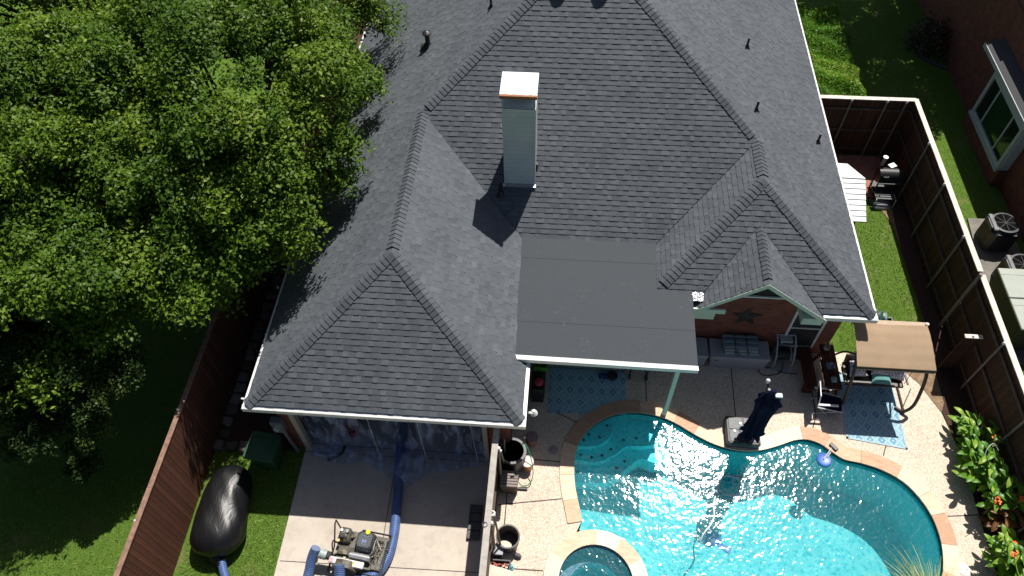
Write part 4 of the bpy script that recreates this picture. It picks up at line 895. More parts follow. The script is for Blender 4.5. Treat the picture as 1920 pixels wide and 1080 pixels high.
# ================================================================ PATIO THINGS
RUG = m_rug(); NAVY = mat('navy_fabric', (.012, .013, .040), .9, (.007, .008, .024), 14, bump=.4, spec=.05); FLOR = m_floral()
def mesh_thing(name, mb, m, loc, label, cat, group=None, smooth=False):
    o = mb.build(name, m, None, smooth, origin=loc); return tag(o, label, cat, group)
def rug(pts, loc, label, fringe):
    t = thing('rug', loc, label, 'rug', 'patterned blue outdoor rugs'); m = MB(); n = 10; a, b, c, d = [V(*p, 0) for p in pts]; vs = []
    for j in range(n+1):
        for i in range(n+1):
            u, v = i/n, j/n; p = a*(1-u)*(1-v)+b*u*(1-v)+c*u*v+d*(1-u)*v; vs.append(p+V(0, 0, .010+.004*math.sin(i*1.3)*math.cos(j*1.7)))
    m.add(vs, [(j*(n+1)+i, j*(n+1)+i+1, (j+1)*(n+1)+i+1, (j+1)*(n+1)+i) for j in range(n) for i in range(n)]); m.build('field', RUG, t)
    if fringe:
        m = MB(); z = .018
        for (p, q) in ((a, b), (b, c), (c, d), (d, a)):
            dd = (q-p).normalized(); nn = V(-dd.y, dd.x, 0); m.add([p+V(0, 0, z), q+V(0, 0, z), q+nn*.05+V(0, 0, z), p+nn*.05+V(0, 0, z)], [(0, 1, 2, 3)])
        m.build('border', mat('rug_border', (.38, .52, .58), .9), t)
rug([(-.05, 9.55), (2.12, 9.64), (2.11, 11.4), (-.05, 11.4)], (1, 10.5, 0), 'blue diamond-patterned rug in shade under the patio roof', False)
rug([(8.02, 9.34), (9.58, 9.12), (9.62, 11.4), (8.14, 11.4)], (8.8, 10.3, 0), 'blue diamond-patterned rug under the swing, partly in sun', True)
# cabinet under the patio roof
SAGE = mat('sage_paint', (.16, .20, .175), .6, (.13, .165, .145), 3)
t = thing('sideboard', (1.0, 11.3, 0), 'long sage-green cabinet behind the shaded rug, under the patio roof', 'cabinet')
m = MB(); m.box(-.42, 2.05, 10.98, 11.45, .06, .88); m.build('carcass', SAGE, t); m = MB(); m.box(-.46, 2.09, 10.93, 11.5, .882, .92); m.build('top', SAGE, t)
for i in range(4):
    m = MB(); x = -.38+i*.61; m.box(x, x+.58, 10.962, 10.978, .12, .84, bev=.004); d = m.build('door', SAGE, t); m = MB(); m.box(x+.5, x+.515, 10.94, 10.962, .4, .55); m.build('handle', DGREY, d)
t = thing('kettle_grill', (2.45, 10.95, 0), 'black wheeled charcoal grill half hidden under the patio roof edge', 'grill')
m = MB(); m.box(2.2, 2.72, 10.85, 11.25, .5, .78, bev=.06); m.build('firebox', BLACK, t); m = MB(); m.box(2.2, 2.72, 10.88, 11.2, .785, .95, bev=.07); m.build('lid', BLACK, t)
for x in (2.2, 2.68):
    for y in (10.78, 11.2): m = MB(); m.box(x, x+.04, y, y+.04, .0, .5); m.build('leg', BLACK, t)
    m = MB(); m.cyl((x-.01, 10.80, .075), (x+.05, 10.80, .075), .075, n=14); m.build('wheel', BLACK, t, True)
m = MB(); m.lathe((1.74, 10.80, .018), [(.12, 0), (.14, .03), (.14, .10), (.12, .12), (.001, .12)], 18, sx=1.1); mesh_thing('round_cushion', m, BLACK, (1.74, 10.80, .018), 'round black pot lying on the shaded rug edge', 'pot', smooth=True)
m = MB(); m.box(1.36, 1.66, 10.72, 10.88, .02, .12, bev=.03); mesh_thing('folded_cloth', m, mat('deep_blue', (.02, .03, .16), .7), (1.5, 10.8, .02), 'folded deep blue cloth on the shaded rug edge', 'cloth')
t = thing('storage_tower', (-.32, 10.2, 0), 'narrow black shelf with a green crate on top, left of the shaded rug', 'shelf')
m = MB(); m.box(-.52, -.18, 9.85, 10.75, .02, .70, bev=.02); m.build('cabinet', BLACK, t)
for z in (.25, .48): m = MB(); m.box(-.19, -.16, 9.87, 10.73, z, z+.02); m.build('shelf', DGREY, t)
t = thing('planter_crate', (-.30, 10.75, .70), 'bright green crate of leafy things on the black shelf', 'crate')
m = MB(); GC = mat('green_plastic', (.05, .30, .05), .5, (.03, .2, .03), 5)
for a in ((-.5, -.12, 10.45, 10.48), (-.5, -.12, 10.97, 11.0), (-.5, -.47, 10.48, 10.97), (-.15, -.12, 10.48, 10.97)): m.box(a[0], a[1], a[2], a[3], .70, .88)
m.box(-.47, -.15, 10.48, 10.97, .70, .72); m.build('shell', GC, t)
n = 260; C = np.stack([rng.uniform(-.45, -.17, n), rng.uniform(10.5, 10.95, n), rng.uniform(.74, .90, n)], 1); leaves_mesh('contents', C, rng.normal(size=(n, 3))+np.array([0, 0, 1]), rng.uniform(.04, .09, n), rng.uniform(0, 1, n), m_leaf('mixed_leaf', (.20, .04, .02), (.10, .22, .04), (.5, .35, .1)), t, org=(-.30, 10.75, .70))
m = MB(); m.lathe((-.33, 10.08, .72), [(.12, 0), (.13, .05), (.08, .09), (.001, .10)], 14); mesh_thing('cap_bowl', m, mat('pink_red', (.5, .06, .10), .5), (-.33, 10.08, .72), 'small pink-red bowl on the black shelf', 'bowl', smooth=True)
# deck boxes and cushion pads
def deck_box(x0, x1, loc, label):
    t = thing('deck_box', loc, label, 'deck box', 'grey deck boxes against the brick wall'); m = MB(); m.box(x0, x1, 11.32, 11.93, .0, .52, bev=.02, taper=.95)
    for p in m.v: pass
    m.build('box', LGREY, t); m = MB(); m.box(x0-.02, x1+.02, 11.29, 11.95, .525, .60, bev=.03); m.build('lid', LGREY, t)
    m = MB(); m.box(x0+.12, x0+.20, 11.285, 11.30, .44, .455); m.build('badge', DGREY, t)
deck_box(4.47, 6.10, (5.3, 11.6, 0), 'long light grey deck box carrying the striped cushions'); deck_box(3.55, 4.38, (3.95, 11.6, 0), 'shorter light grey deck box half under the patio roof')
STR = m_stripes('striped_cushion', [(.15, .18, .22), (.20, .24, .28), (.09, .11, .15), (.24, .32, .29), (.15, .18, .22)], 1, .19)
def pad(x0, x1, y0, y1, z, label):
    t = thing('cushion_pad', ((x0+x1)/2, (y0+y1)/2, z), label, 'cushion', 'striped cushions piled on the deck box'); m = MB(); n = 3
    for i in range(n):
        a, b = x0+(x1-x0)*i/n, x0+(x1-x0)*(i+1)/n
        for j in range(3): c, d = y0+(y1-y0)*j/3, y0+(y1-y0)*(j+1)/3; m.box(a+.006, b-.006, c+.004, d-.004, z+.002, z+.085, bev=.032)
    m.build('pad', STR, t, True)
    m = MB(); m.tube([(x0+(x1-x0)*.42, y0+.01, z+.04), (x0+(x1-x0)*.43, y0-.06, z-.02), (x0+(x1-x0)*.40, y0-.05, z-.14)], .008, n=5); m.build('tie', DGREY, t)
pad(4.82, 5.84, 11.42, 11.90, .60, 'bottom striped cushion of the pile on the deck box'); pad(4.80, 5.80, 11.46, 11.93, .69, 'middle striped cushion of the pile on the deck box'); pad(4.78, 5.76, 11.50, 11.95, .78, 'topmost striped cushion of the pile on the deck box')
# hose reel cart
t = thing('hose_reel_cart', (6.55, 11.6, 0), 'pale plastic hose reel cart on wheels beside the deck box', 'hose reel')
for x in (6.30, 6.80): m = MB(); m.tube([(x, 11.38, .04), (x, 11.45, .5), (x, 11.78, .86), (x, 11.98, .92)], .025, n=8); m.build('frame', LGREY, t, True)
m = MB(); m.tube([(6.30, 11.97, .92), (6.80, 11.97, .92)], .025, n=8, smoothpath=False); m.build('handle', LGREY, t, True)
m = MB(); m.box(6.33, 6.77, 11.33, 11.43, .02, .07); m.build('foot', LGREY, t)
m = MB(); m.box(6.38, 6.72, 11.75, 12.0, .84, .90, bev=.02); m.build('tray', LGREY, t)
for x in (6.34, 6.74):
    m = MB(); m.cyl((x, 11.7, .35), (x+.02, 11.7, .35), .22, n=22); m.build('reel_disc', LGREY, t, True)
    m = MB(); m.cyl((x-.07 if x < 6.5 else x+.06, 11.9, .11), (x-.03 if x < 6.5 else x+.10, 11.9, .11), .11, n=18); m.build('wheel', BLACK, t, True)
m = MB()
for k in range(7): m.cyl((6.38+k*.048, 11.7, .35), (6.42+k*.048, 11.7, .35), .165+.01*(k % 2), n=18)
m.build('coiled_hose', BLACK, t, True)
m = MB(); m.tube([(6.6, 11.5, .2), (6.5, 11.25, .02), (6.05, 11.15, .02), (5.92, 11.33, .02), (6.2, 11.42, .02), (6.6, 11.28, .02), (7.0, 11.25, .02)], .014, n=6); mesh_thing('garden_hose', m, BLACK, (6.4, 11.2, .02), 'loose end of black hose looping on the patio beside the hose reel', 'hose', smooth=True)
# picnic set
WOODR = m_boards('redwood_planks', (.115, .035, .022), (.05, .018, .013), axis=0, width=.115, gap=.07)
t = thing('bench', (7.2, 11.2, 0), 'long red-brown plank bench left of the narrow table', 'bench')
m = MB()
for i in range(3): m.box(6.99+i*.118, 7.10+i*.118, 10.52, 11.92, .425, .46, bev=.005)
m.build('seat', WOODR, t)
for y in (10.66, 11.74): m = MB(); m.box(7.0, 7.32, y, y+.09, .0, .42, taper=.8); m.build('leg', WOODR, t)
t = thing('narrow_table', (7.68, 11.1, 0), 'narrow red-brown plank table holding a vase and trays', 'table')
m = MB()
for i in range(4): m.box(7.48+i*.10, 7.573+i*.10, 10.42, 11.85, .715, .75, bev=.005)
m.build('tabletop', WOODR, t)
for y in (10.55, 11.65):
    for s in (-1, 1): m = MB(); m.cyl((7.68+s*.08, y, .71), (7.68+s*.26, y, .0), .04, n=4); m.build('leg', WOODR, t)
m = MB(); m.box(7.64, 7.72, 10.6, 11.65, .2, .26); m.build('stretcher', WOODR, t)
t = thing('vase', (7.64, 11.68, .75), 'purple flowers in a small vase at the far end of the narrow table', 'vase')
m = MB(); m.lathe((7.64, 11.68, .75), [(.06, 0), (.09, .06), (.06, .13), (.07, .16)], 14); m.build('pot', mat('cream_glaze', (.45, .43, .35), .3), t, True)
n = 90; C = np.array([7.64, 11.68, .97])+rng.normal(size=(n, 3))*.04; leaves_mesh('flowers', C, rng.normal(size=(n, 3)), rng.uniform(.03, .06, n), rng.uniform(0, 1, n), m_leaf('purple_petal', (.06, .10, .05), (.25, .12, .32), (.6, .5, .62)), t, org=(7.64, 11.68, .75))
m = MB(); m.box(7.56, 7.80, 11.02, 11.22, .752, .80, bev=.015); m.box(7.60, 7.76, 11.06, 11.18, .80, .86, bev=.015); mesh_thing('tray', m, mat('pale_blue', (.22, .32, .42), .5, (.10, .14, .20), 20), (7.68, 11.12, .752), 'pale blue tray in the middle of the narrow table', 'tray')
m = MB(); m.box(7.60, 7.74, 10.60, 10.74, .752, .85, bev=.01); m.box(7.63, 7.71, 10.63, 10.71, .85, .87); mesh_thing('candle_box', m, mat('mint', (.30, .42, .40), .5), (7.67, 10.67, .752), 'small mint candle box at the near end of the narrow table', 'box')
# folding chair
t = thing('folding_chair', (7.55, 10.3, 0), 'low navy sling chair with white frame at the near end of the table', 'chair')
m = MB(); m.add([V(7.30, 10.05, .36), V(7.92, 9.98, .30), V(7.98, 10.40, .30), V(7.36, 10.50, .36), V(7.30, 10.05, .34), V(7.92, 9.98, .28), V(7.98, 10.40, .28), V(7.36, 10.50, .34)], [(0, 1, 2, 3), (7, 6, 5, 4), (0, 4, 5, 1), (1, 5, 6, 2), (2, 6, 7, 3), (3, 7, 4, 0)]); m.build('seat', NAVY, t)
m = MB(); m.add([V(7.28, 10.06, .36), V(7.34, 10.5, .36), V(7.24, 10.52, .95), V(7.18, 10.08, .95), V(7.26, 10.06, .36), V(7.32, 10.5, .36), V(7.22, 10.52, .95), V(7.16, 10.08, .95)], [(0, 1, 2, 3), (7, 6, 5, 4), (2, 3, 7, 6)]); m.build('backrest', NAVY, t)
m = MB(); m.tube([(7.26, 10.03, .36), (7.93, 9.95, .30), (8.0, 10.41, .30), (7.33, 10.53, .36), (7.26, 10.03, .36)], .016, n=6, smoothpath=False); m.build('seat_frame', WHITE, t, True)
m = MB(); m.tube([(7.27, 10.03, .36), (7.17, 10.05, .97), (7.23, 10.55, .97), (7.33, 10.53, .36)], .016, n=6, smoothpath=False); m.build('back_frame', WHITE, t, True)
for p, q in (((7.3, 10.05, .36), (7.6, 10.0, .01)), ((7.36, 10.52, .36), (7.66, 10.47, .01)), ((7.9, 9.98, .30), (7.2, 10.02, .01)), ((7.97, 10.42, .3), (7.25, 10.5, .01))): m = MB(); m.cyl(p, q, .012, n=6); m.build('leg', WHITE, t, True)
for y in (10.0, 10.52): m = MB(); m.box(7.2, 7.75, y-.03, y+.03, .56, .59, bev=.01); m.build('armrest', WHITE, t)
# swing
DBR = mat('dark_bronze_metal', (.038, .027, .021), .45, (.03, .022, .017), 8); CANV = mat('tan_canvas', (.335, .235, .15), .9, (.285, .20, .125), 2.5, bump=.3, bscale=120)
t = thing('garden_swing', (8.9, 11.0, 0), 'brown canopy garden swing seat with curved legs, beside the rug', 'swing')
m = MB(); vs = []; N1, N2 = 12, 14
for j in range(N2+1):
    v = j/N2
    for i in range(N1+1):
        u = i/N1; x = 7.83+1.98*u+.10*(1-v)*0; y = 10.42+1.22*v; z = 1.86+.34*math.sin(math.pi*(.10+.42*v))-.02*math.sin(u*math.pi)+.006*math.sin(v*26)
        vs.append(V(x+.08*v*(1-u)-.02*v, y, z-.03*(1-2*abs(u-.5))))
m.add(vs, [(j*(N1+1)+i, j*(N1+1)+i+1, (j+1)*(N1+1)+i+1, (j+1)*(N1+1)+i) for j in range(N2) for i in range(N1)])
m.add([V(7.83, 10.42, 1.965), V(9.81, 10.42, 1.965), V(9.81, 10.40, 1.83), V(7.83, 10.40, 1.83)], [(0, 1, 2, 3)])
can = m.build('canopy', CANV, t, True)
m = MB(); m.box(7.90, 9.84, 11.66, 11.82, 2.06, 2.10, rx=-.1); m.build('rear_bar', mat('sunlit_tone_bar', (.46, .36, .26), .8, (.36, .27, .19), 6), t)  # pale colour puts the sunlit look of the top edge into the bar
m = MB(); m.tube([(7.83, 10.41, 1.90), (9.82, 10.41, 1.90)], .022, n=8, smoothpath=False); m.build('front_bar', DBR, t, True)
m = MB(); m.lathe((9.84, 11.74, 2.11), [(.04, 0), (.045, .04), (.001, .07)], 10); m.build('bar_cap', CAPW, t, True)
for x in (7.96, 9.72):
    m = MB(); k_ = (.04, .0) if x < 9 else (.16, .22); m.tube([(x-k_[1], 10.36, .04), (x-.04, 10.22, .09), (x+k_[0]*.8, 10.26, .35), (x+k_[0], 10.42, .85), (x+k_[0]*.8, 10.62, 1.4), (x, 10.90, 1.9)], .045, n=10); m.build('leg', DBR, t, True)
    m = MB(); m.tube([(x, 10.92, 1.75), (x, 11.4, 1.1), (x, 11.85, .05)], .030, n=8); m.build('leg', DBR, t, True)
    m = MB(); m.cyl((x, 10.2, .035), (x, 11.9, .035), .028, n=8); m.build('foot_rail', DBR, t, True)
    for y in (10.82, 11.28): m = MB(); m.cyl((x+(.06 if x < 8 else -.06), y, .55), (x, 11.0, 1.78), .008, n=5); m.build('hanger', DBR, t)
for x in (7.7,): m = MB(); m.tube([(7.78, 10.72, 1.05), (7.6, 10.95, 1.0), (7.74, 11.1, .95)], .02, n=6); m.build('side_arm', DBR, t, True)
m = MB(); m.box(8.08, 9.66, 10.74, 11.32, .44, .50, bev=.02); m.build('seat', DBR, t)
m = MB(); m.box(8.08, 9.66, 11.30, 11.36, .50, 1.0, rx=-.25); m.build('backrest', DBR, t)
for x in (8.04, 9.66): m = MB(); m.box(x, x+.05, 10.72, 11.32, .66, .70); m.build('armrest', DBR, t)
def cushion(x, y, z, w_, d, rz, mt, label, tilt=.75):
    m = MB(); n = 8; vs = []
    for sgn in (1, -1):
        for j in range(n+1):
            for i in range(n+1):
                u, v = i/n*2-1, j/n*2-1; e = (1-u**4)*(1-v**4); c = 1-.10*(u*u*v*v); c2 = 1-.06*(1-abs(u))*(1-abs(v)); q = V(u*w_/2*(1-.05*(1-v*v)), v*d/2*(1-.05*(1-u*u)), sgn*.075*e**.5)
                vs.append(q)
    k = (n+1)**2; fs = [(j*(n+1)+i, j*(n+1)+i+1, (j+1)*(n+1)+i+1, (j+1)*(n+1)+i) for j in range(n) for i in range(n)]; m.add([Matrix.Rotation(rz, 3, 'Z') @ (Matrix.Rotation(tilt, 3, 'X') @ p)+V(x, y, z) for p in vs], fs+[tuple(k+a for a in reversed(f)) for f in fs])
    mesh_thing('cushion', m, mt, (x, y, z), label, 'cushion', 'cushions on the swing seat', True)
cushion(8.42, 11.12, .72, .46, .46, .10, FLOR, 'purple-floral cushion alone at the left end of the swing seat'); cushion(9.05, 11.16, .76, .50, .46, -.08, FLOR, 'purple-floral cushion in the middle, lying over the teal one')
cushion(9.46, 11.10, .72, .46, .46, -.16, FLOR, 'purple-floral cushion at the right end of the swing seat'); cushion(9.07, 10.98, .60, .52, .44, -.06, mat('teal_cushion', (.16, .38, .36), .9, (.13, .32, .30), 12), 'plain teal cushion under the middle floral cushion', .45)
# cantilever umbrella, closed, on its weighted base
t = thing('patio_umbrella', (5.2, 9.15, 0), 'closed navy umbrella on a square grey weighted base at the pool edge', 'umbrella')
m = MB(); m.box(4.76, 5.66, 8.84, 9.68, .036, .25, bev=.05, taper=.97, rz=-.02); bs = m.build('base', DGREY, t)
m = MB()
for a in ((4.84, 5.20, 9.28, 9.62), (5.24, 5.60, 9.28, 9.62), (4.84, 5.20, 8.92, 9.24), (5.24, 5.60, 8.92, 9.24)): m.box(*a, .252, .268, bev=.012)
m.build('base_tile', MGREY, bs)
for x, y in ((4.98, 9.22), (5.16, 9.45)): m = MB(); m.cyl((x, y, .265), (x, y, .285), .035, n=14); m.build('filler_cap', CAPW, bs, True)
m = MB(); m.lathe((5.18, 9.02, .25), [(.16, 0), (.16, .04), (.07, .10), (.055, .32)], 18); m.build('mount', BLACK, t, True)
m = MB(); m.tube([(5.18, 9.02, .3), (5.18, 9.02, 2.95)], .035, n=10, smoothpath=False); m.build('pole', BLACK, t, True)
m = MB(); m.tube([(5.16, 9.02, 2.75), (5.15, 9.12, 3.02), (5.14, 9.16, 3.06)], .03, n=8); m.build('top_bracket', BLACK, t, True)
m = MB(); m.lathe((5.13, 9.16, 3.06), [(.05, 0), (.055, .06), (.03, .1), (.001, .11)], 12); m.build('top_knob', CAPW, t, True)
m = MB(); prof = [(.27, .62), (.24, .74), (.20, 1.05), (.19, 1.5), (.20, 1.9), (.25, 2.28), (.30, 2.42), (.22, 2.60), (.10, 2.86), (.03, 2.92)]
m.lathe((5.30, 8.99, 0), prof, 48, sx=1.0, sy=.8, wob=lambda a, z: 1+.30*math.cos(7*a+z*1.3)*min(1, (2.95-z)))
for i in range(48): m.v[i].z += .12*math.cos(i/48*2*math.pi*4)
m.build('canopy', NAVY, t, True)
m = MB(); m.box(5.33, 5.50, 8.86, 8.98, 2.84, 2.88, bev=.01); m.build('strap_label', mat('pale_label', (.5, .6, .68), .5), t)
m = MB(); m.tube([(5.12, 9.08, .9), (5.02, 9.1, .8), (5.0, 9.08, .62), (5.08, 9.06, .5)], .014, n=6); m.build('crank', CAPW, t, True)
# pool things
t = thing('pool_skimmer', (7.5, 8.95, 0), 'blue floating skimmer held by clear arms from a clip on the coping', 'pool skimmer')
BLU = mat('skimmer_blue', (.05, .16, .48), .4, (.04, .11, .36), 6)
m = MB(); m.lathe((7.36, 8.72, -.13), [(.10, 0), (.19, .01), (.20, .05), (.17, .07), (.10, .05), (.06, .05), (.001, .04)], 24); m.build('float_ring', BLU, t, True)
m = MB(); m.box(7.50, 7.74, 8.98, 9.10, .036, .09, bev=.015, rz=-.9); m.build('clip', BLACK, t)
for s in (-.05, .05): m = MB(); m.cyl((7.40+s, 8.76+s*.6, -.06), (7.60+s, 9.03+s*.6, .07), .014, n=6); m.build('arm', WHITE, t, True)
m = MB(); c = V(4.8, 7.82, -.105); pts = [c+V(.33*math.cos(a), .27*math.sin(a), 0) for a in np.linspace(2.7, -4.0, 22)]; pts += [V(4.35, 7.35, -.11), V(4.33, 7.0, -.11), V(4.22, 6.75, -.11), V(4.02, 6.5, -.12), (3.95, 6.3, -.3)]
m.tube([V(4.62, 8.12, -.105), V(4.48, 8.0, -.105)]+pts[1:], .021, n=7, sub=3); mesh_thing('cleaner_hose', m, mat('white_hose', (.62, .72, .72), .4), (4.8, 7.8, -.1), 'white pool cleaner hose floating in a loop on the water', 'hose', smooth=True)
t = thing('pool_cleaner', (4.5, 6.9, -1.6), 'blue pool cleaner resting under water below the floating hose', 'pool cleaner')
m = MB(); m.lathe((4.5, 6.9, -1.66), [(.2, 0), (.24, .06), (.18, .16), (.001, .19)], 16, sx=1.4); m.build('body', mat('cleaner_blue', (.0, .10, .45), .5), t, True); m = MB(); m.box(4.7, 5.05, 6.6, 6.75, -1.64, -1.56, rz=-.5); m.build('tail', mat('cleaner_blue', (.0, .1, .4)), t)
for loc, r, lab, mt in (((.15, 8.46, 0), .13, 'round pinkish skimmer lid in the shaded patio beside the pool', mat('pink_lid', (.36, .27, .29), .6)), ((10.2, 6.05, 0), .15, 'round white lid set in the patio at the lower right of the pool', mat('white_lid', (.72, .70, .66), .6))):
    t = thing('round_drain', loc, lab, 'lid'); m = MB(); m.lathe((loc[0], loc[1], .002), [(r, 0), (r, .006), (r*.9, .010), (.001, .010)], 24); m.build('disc', mt, t, True)
    for s in (-1, 1): m = MB(); m.lathe((loc[0]+s*r*.4, loc[1], .012), [(r*.09, 0), (r*.09, .003), (.001, .003)], 10); m.build('screw_hole', BLACK, t)
# ================================================================ BESIDE THE LOW FENCE
t = thing('plastic_barrel', (-.90, 7.98, 0), 'open black plastic barrel with thick rim in the corner by the low fence', 'barrel')
m = MB(); m.lathe((-.90, 7.98, 0), [(.28, 0), (.33, .1), (.35, .5), (.33, .74), (.37, .76), (.37, .82), (.30, .82), (.28, .7), (.26, .3), (.001, .3)], 30); m.build('drum', BLACK, t, True)
m = MB(); m.lathe((-.90, 7.98, .74), [(.345, .08), (.365, .098), (.30, .098), (.30, .08)], 30); m.build('rim', MGREY, t, True)
m = MB(); m.lathe((-.88, 7.98, .302), [(.25, 0), (.24, .01), (.001, .012)], 22); m.build('residue', mat('pale_residue', (.5, .46, .38), .7), t)
def bucket(loc, r, h, body, lid, label, name='bucket'):
    t = thing(name, loc, label, 'bucket'); x, y, z = loc; m = MB(); m.lathe(loc, [(r*.82, 0), (r*.93, h*.75), (r, h*.78), (r, h*.86), (r*.95, h*.88), (r*.96, h*.97)], 24); m.build('pail', body, t, True)
    m = MB(); m.lathe((x, y, z+h*.97), [(r*1.04, -.02), (r*1.05, .01), (r*.95, .018), (r*.9, .006), (.001, .006)], 24); m.build('lid', lid, t, True)
    m = MB(); m.tube([(x+r*1.0, y-.03, z+h*.82), (x+r*.75, y-r*.95, z+h*.5), (x-r*.2, y-r*1.1, z+h*.4), (x-r*.98, y-.05, z+h*.8)], .005, n=5); m.build('handle', STEEL, t)
bucket((-.50, 7.92, 0), .155, .37, mat('orange_pail', (.62, .22, .04), .5), mat('dusty_white_lid', (.72, .66, .60), .6, (.62, .52, .46), 12), 'orange bucket with white lid in the sun beside the black barrel')
bucket((-.43, 8.62, 0), .16, .37, mat('pink_pail', (.42, .17, .15), .5), mat('pink_lid_plastic', (.26, .16, .19), .5), 'pinkish bucket with dull lid in the shade near the garage corner')
m = MB(); m.tube([(-.58, 8.22, .80), (-.50, 8.1, .72), (-.38, 7.85, .45), (-.34, 7.6, .25), (-.42, 7.42, .1), (-.60, 7.38, .04), (-.72, 7.42, .2)], .013, n=6); mesh_thing('green_hose', m, mat('green_hose', (.02, .32, .17), .4), (-.4, 7.8, 0), 'thin green hose arching over the orange bucket', 'hose', smooth=True)
t = thing('slatted_box', (-.93, 7.35, 0), 'dark slatted storage box with ribbed lid right behind the low fence', 'storage box')
m = MB(); m.box(-1.14, -.72, 7.16, 7.54, 0, .50, bev=.02)
for k in range(6): m.box(-1.12+k*.07, -1.07+k*.07, 7.15, 7.16, .03, .47)
m.build('body', mat('dark_brown_plastic', (.085, .068, .058), .6), t); m = MB()
for k in range(6): m.box(-1.16, -.70, 7.13+k*.073, 7.198+k*.073, .505, .55+.012*math.sin(k*.6), bev=.012)
m.build('lid', mat('taupe_plastic', (.20, .165, .145), .6), t)
m = MB()
for z in (.02, .05): m.box(-.74, -.46, 7.28, 7.32, z, z+.02)
mesh_thing('stick', m, DGREY, (-.6, 7.3, 0), 'short dark stick on the patio beside the slatted box', 'stick')
t = thing('open_drum', (-.85, 5.88, 0), 'open grey-black drum with white dregs standing on the sunny patio', 'drum')
m = MB(); m.lathe((-.85, 5.88, 0), [(.24, 0), (.27, .2), (.285, .5), (.30, .51), (.30, .54), (.265, .54), (.255, .3), (.24, .06), (.001, .06)], 32); m.build('drum', mat('grey_black_plastic', (.055, .052, .05), .5), t, True)
m = MB(); m.lathe((-.92, 5.80, .064), [(.17, 0), (.16, .02), (.001, .02)], 20, sy=.8); m.build('dregs', mat('cream_dregs', (.62, .56, .47), .7), t)
m = MB(); m.cyl((-.66, 5.60, .06), (-.54, 5.56, .06), .065, n=14); m.cyl((-.54, 5.56, .06), (-.50, 5.55, .06), .04, n=12); m.build('wheel', DGREY, t, True)
t = thing('grey_bin', (-1.06, 5.58, 0), 'small blue-grey bin between the low fence and the drum', 'bin')
m = MB(); m.box(-1.17, -.95, 5.47, 5.70, 0, .40, bev=.03, taper=.85); m.build('bin', MGREY, t); m = MB(); m.box(-1.18, -.94, 5.46, 5.71, .402, .43, bev=.01); m.build('lid', LGREY, t)
m = MB(); rr = random.Random(9)
for k in range(9): x, y = -.78+rr.uniform(-.09, .09), 5.34+rr.uniform(-.06, .06); m.box(x-.05, x+.05, y-.03, y+.03, .0+k*.008, .02+k*.01, rz=rr.uniform(0, 3), bev=.008)
mesh_thing('blue_rag', m, mat('cyan_cloth', (.06, .42, .58), .8), (-.78, 5.34, 0), 'crumpled bright blue cloth in the shadow of the drum', 'cloth')
t = thing('tub', (-1.0, 5.18, 0), 'black tub of red odds and ends at the bottom by the low fence', 'tub')
m = MB()
for a in ((-1.24, -.74, 5.36, 5.39), (-1.24, -.74, 5.02, 5.05), (-1.24, -1.21, 5.05, 5.36), (-.77, -.74, 5.05, 5.36)): m.box(*a, 0, .30)
m.box(-1.21, -.77, 5.05, 5.36, 0, .03); m.build('walls', DGREY, t)
m = MB()
for k in range(60): x, y = rr.uniform(-1.17, -.80), rr.uniform(5.08, 5.33); m.box(x-.03, x+.03, y-.02, y+.02, .10+rr.uniform(0, .12), .13+rr.uniform(.0, .12), rz=rr.uniform(0, 3), rx=rr.uniform(-.5, .5), tone=rr.random())
m.build('contents', m_stone('red_bits', [(0, (.30, .06, .03)), (.5, (.50, .14, .08)), (.8, (.6, .55, .5)), (1, (.05, .05, .05))]), t)
m = MB(); vs = []
for j in range(9):
    for i in range(9): u, v = i/8, j/8; vs.append(V(-1.26+.62*u+.12*v*u, 5.22-.95*v-.10*u, .42-.10*u*u-.22*v*v*.5+.02*math.sin(i*1.7+j)*math.cos(j*2.1)))
m.add(vs, [(j*9+i, (j+1)*9+i, (j+1)*9+i+1, j*9+i+1) for j in range(8) for i in range(8)]); mesh_thing('tarp', m, mat('beige_canvas', (.60, .53, .44), .9, (.52, .45, .37), 4), (-1, 4.9, .3), 'beige tarp draped at the bottom corner beside the low fence', 'tarp', smooth=True)
for i, (p, q, l, w_) in enumerate((((-1.12, 8.05, .02), (-1.06, 7.75, 2.0), 'dark pole leaning in the corner by the garage', 0), ((-1.08, 7.85, 0.02), (-1.12, 7.42, 2.05), 'dark pole with white tip leaning on the low fence', 1), ((-1.0, 5.66, .3), (-1.13, 5.84, 2.10), 'dark pole with a white hook leaning above the grey bin', 1))):
    t = thing('leaning_pole', p, l, 'pole'); m = MB(); m.cyl(p, q, .026, n=8); m.build('shaft', PIPE if i else DGREY, t, True)
    if w_:
        m = MB(); d = (V(*q)-V(*p)).normalized(); m.lathe(q, [(.034, -.03), (.036, .02), (.001, .05)], 12); m.build('tip', CAPW, t, True)
        if i == 2: m = MB(); c = V(*q)+V(-.04, .02, .03); m.tube([c+V(.06*math.cos(a), .05*math.sin(a), 0) for a in np.linspace(0, 5.6, 12)], .018, n=6, sub=2); m.build('hook', CAPW, t, True)
m = MB(); c = V(-1.30, 5.56, 2.235); m.tube([c+V(.055*math.cos(a), .055*math.sin(a), 0) for a in np.linspace(0, 6.28, 12)], .007, n=5, sub=2, cap=False); m.tube([c+V(-.04, 0, 0), c+V(.0, .05, 0)], .006, n=5, smoothpath=False); mesh_thing('wire_ring', m, BLACK, (-1.30, 5.56, 2.23), 'small black wire ring lying on the low fence cap', 'ring')
m = MB(); m.tube([(-.55, 8.35, .02), (-.62, 8.3, .5), (-.60, 8.28, 1.0)], .009, n=6); m.lathe((-.60, 8.28, 1.0), [(.02, 0), (.02, .03), (.001, .04)], 8); mesh_thing('thin_rod', m, STEEL, (-.55, 8.35, 0), 'thin upright rod between the barrel and pink bucket', 'rod')
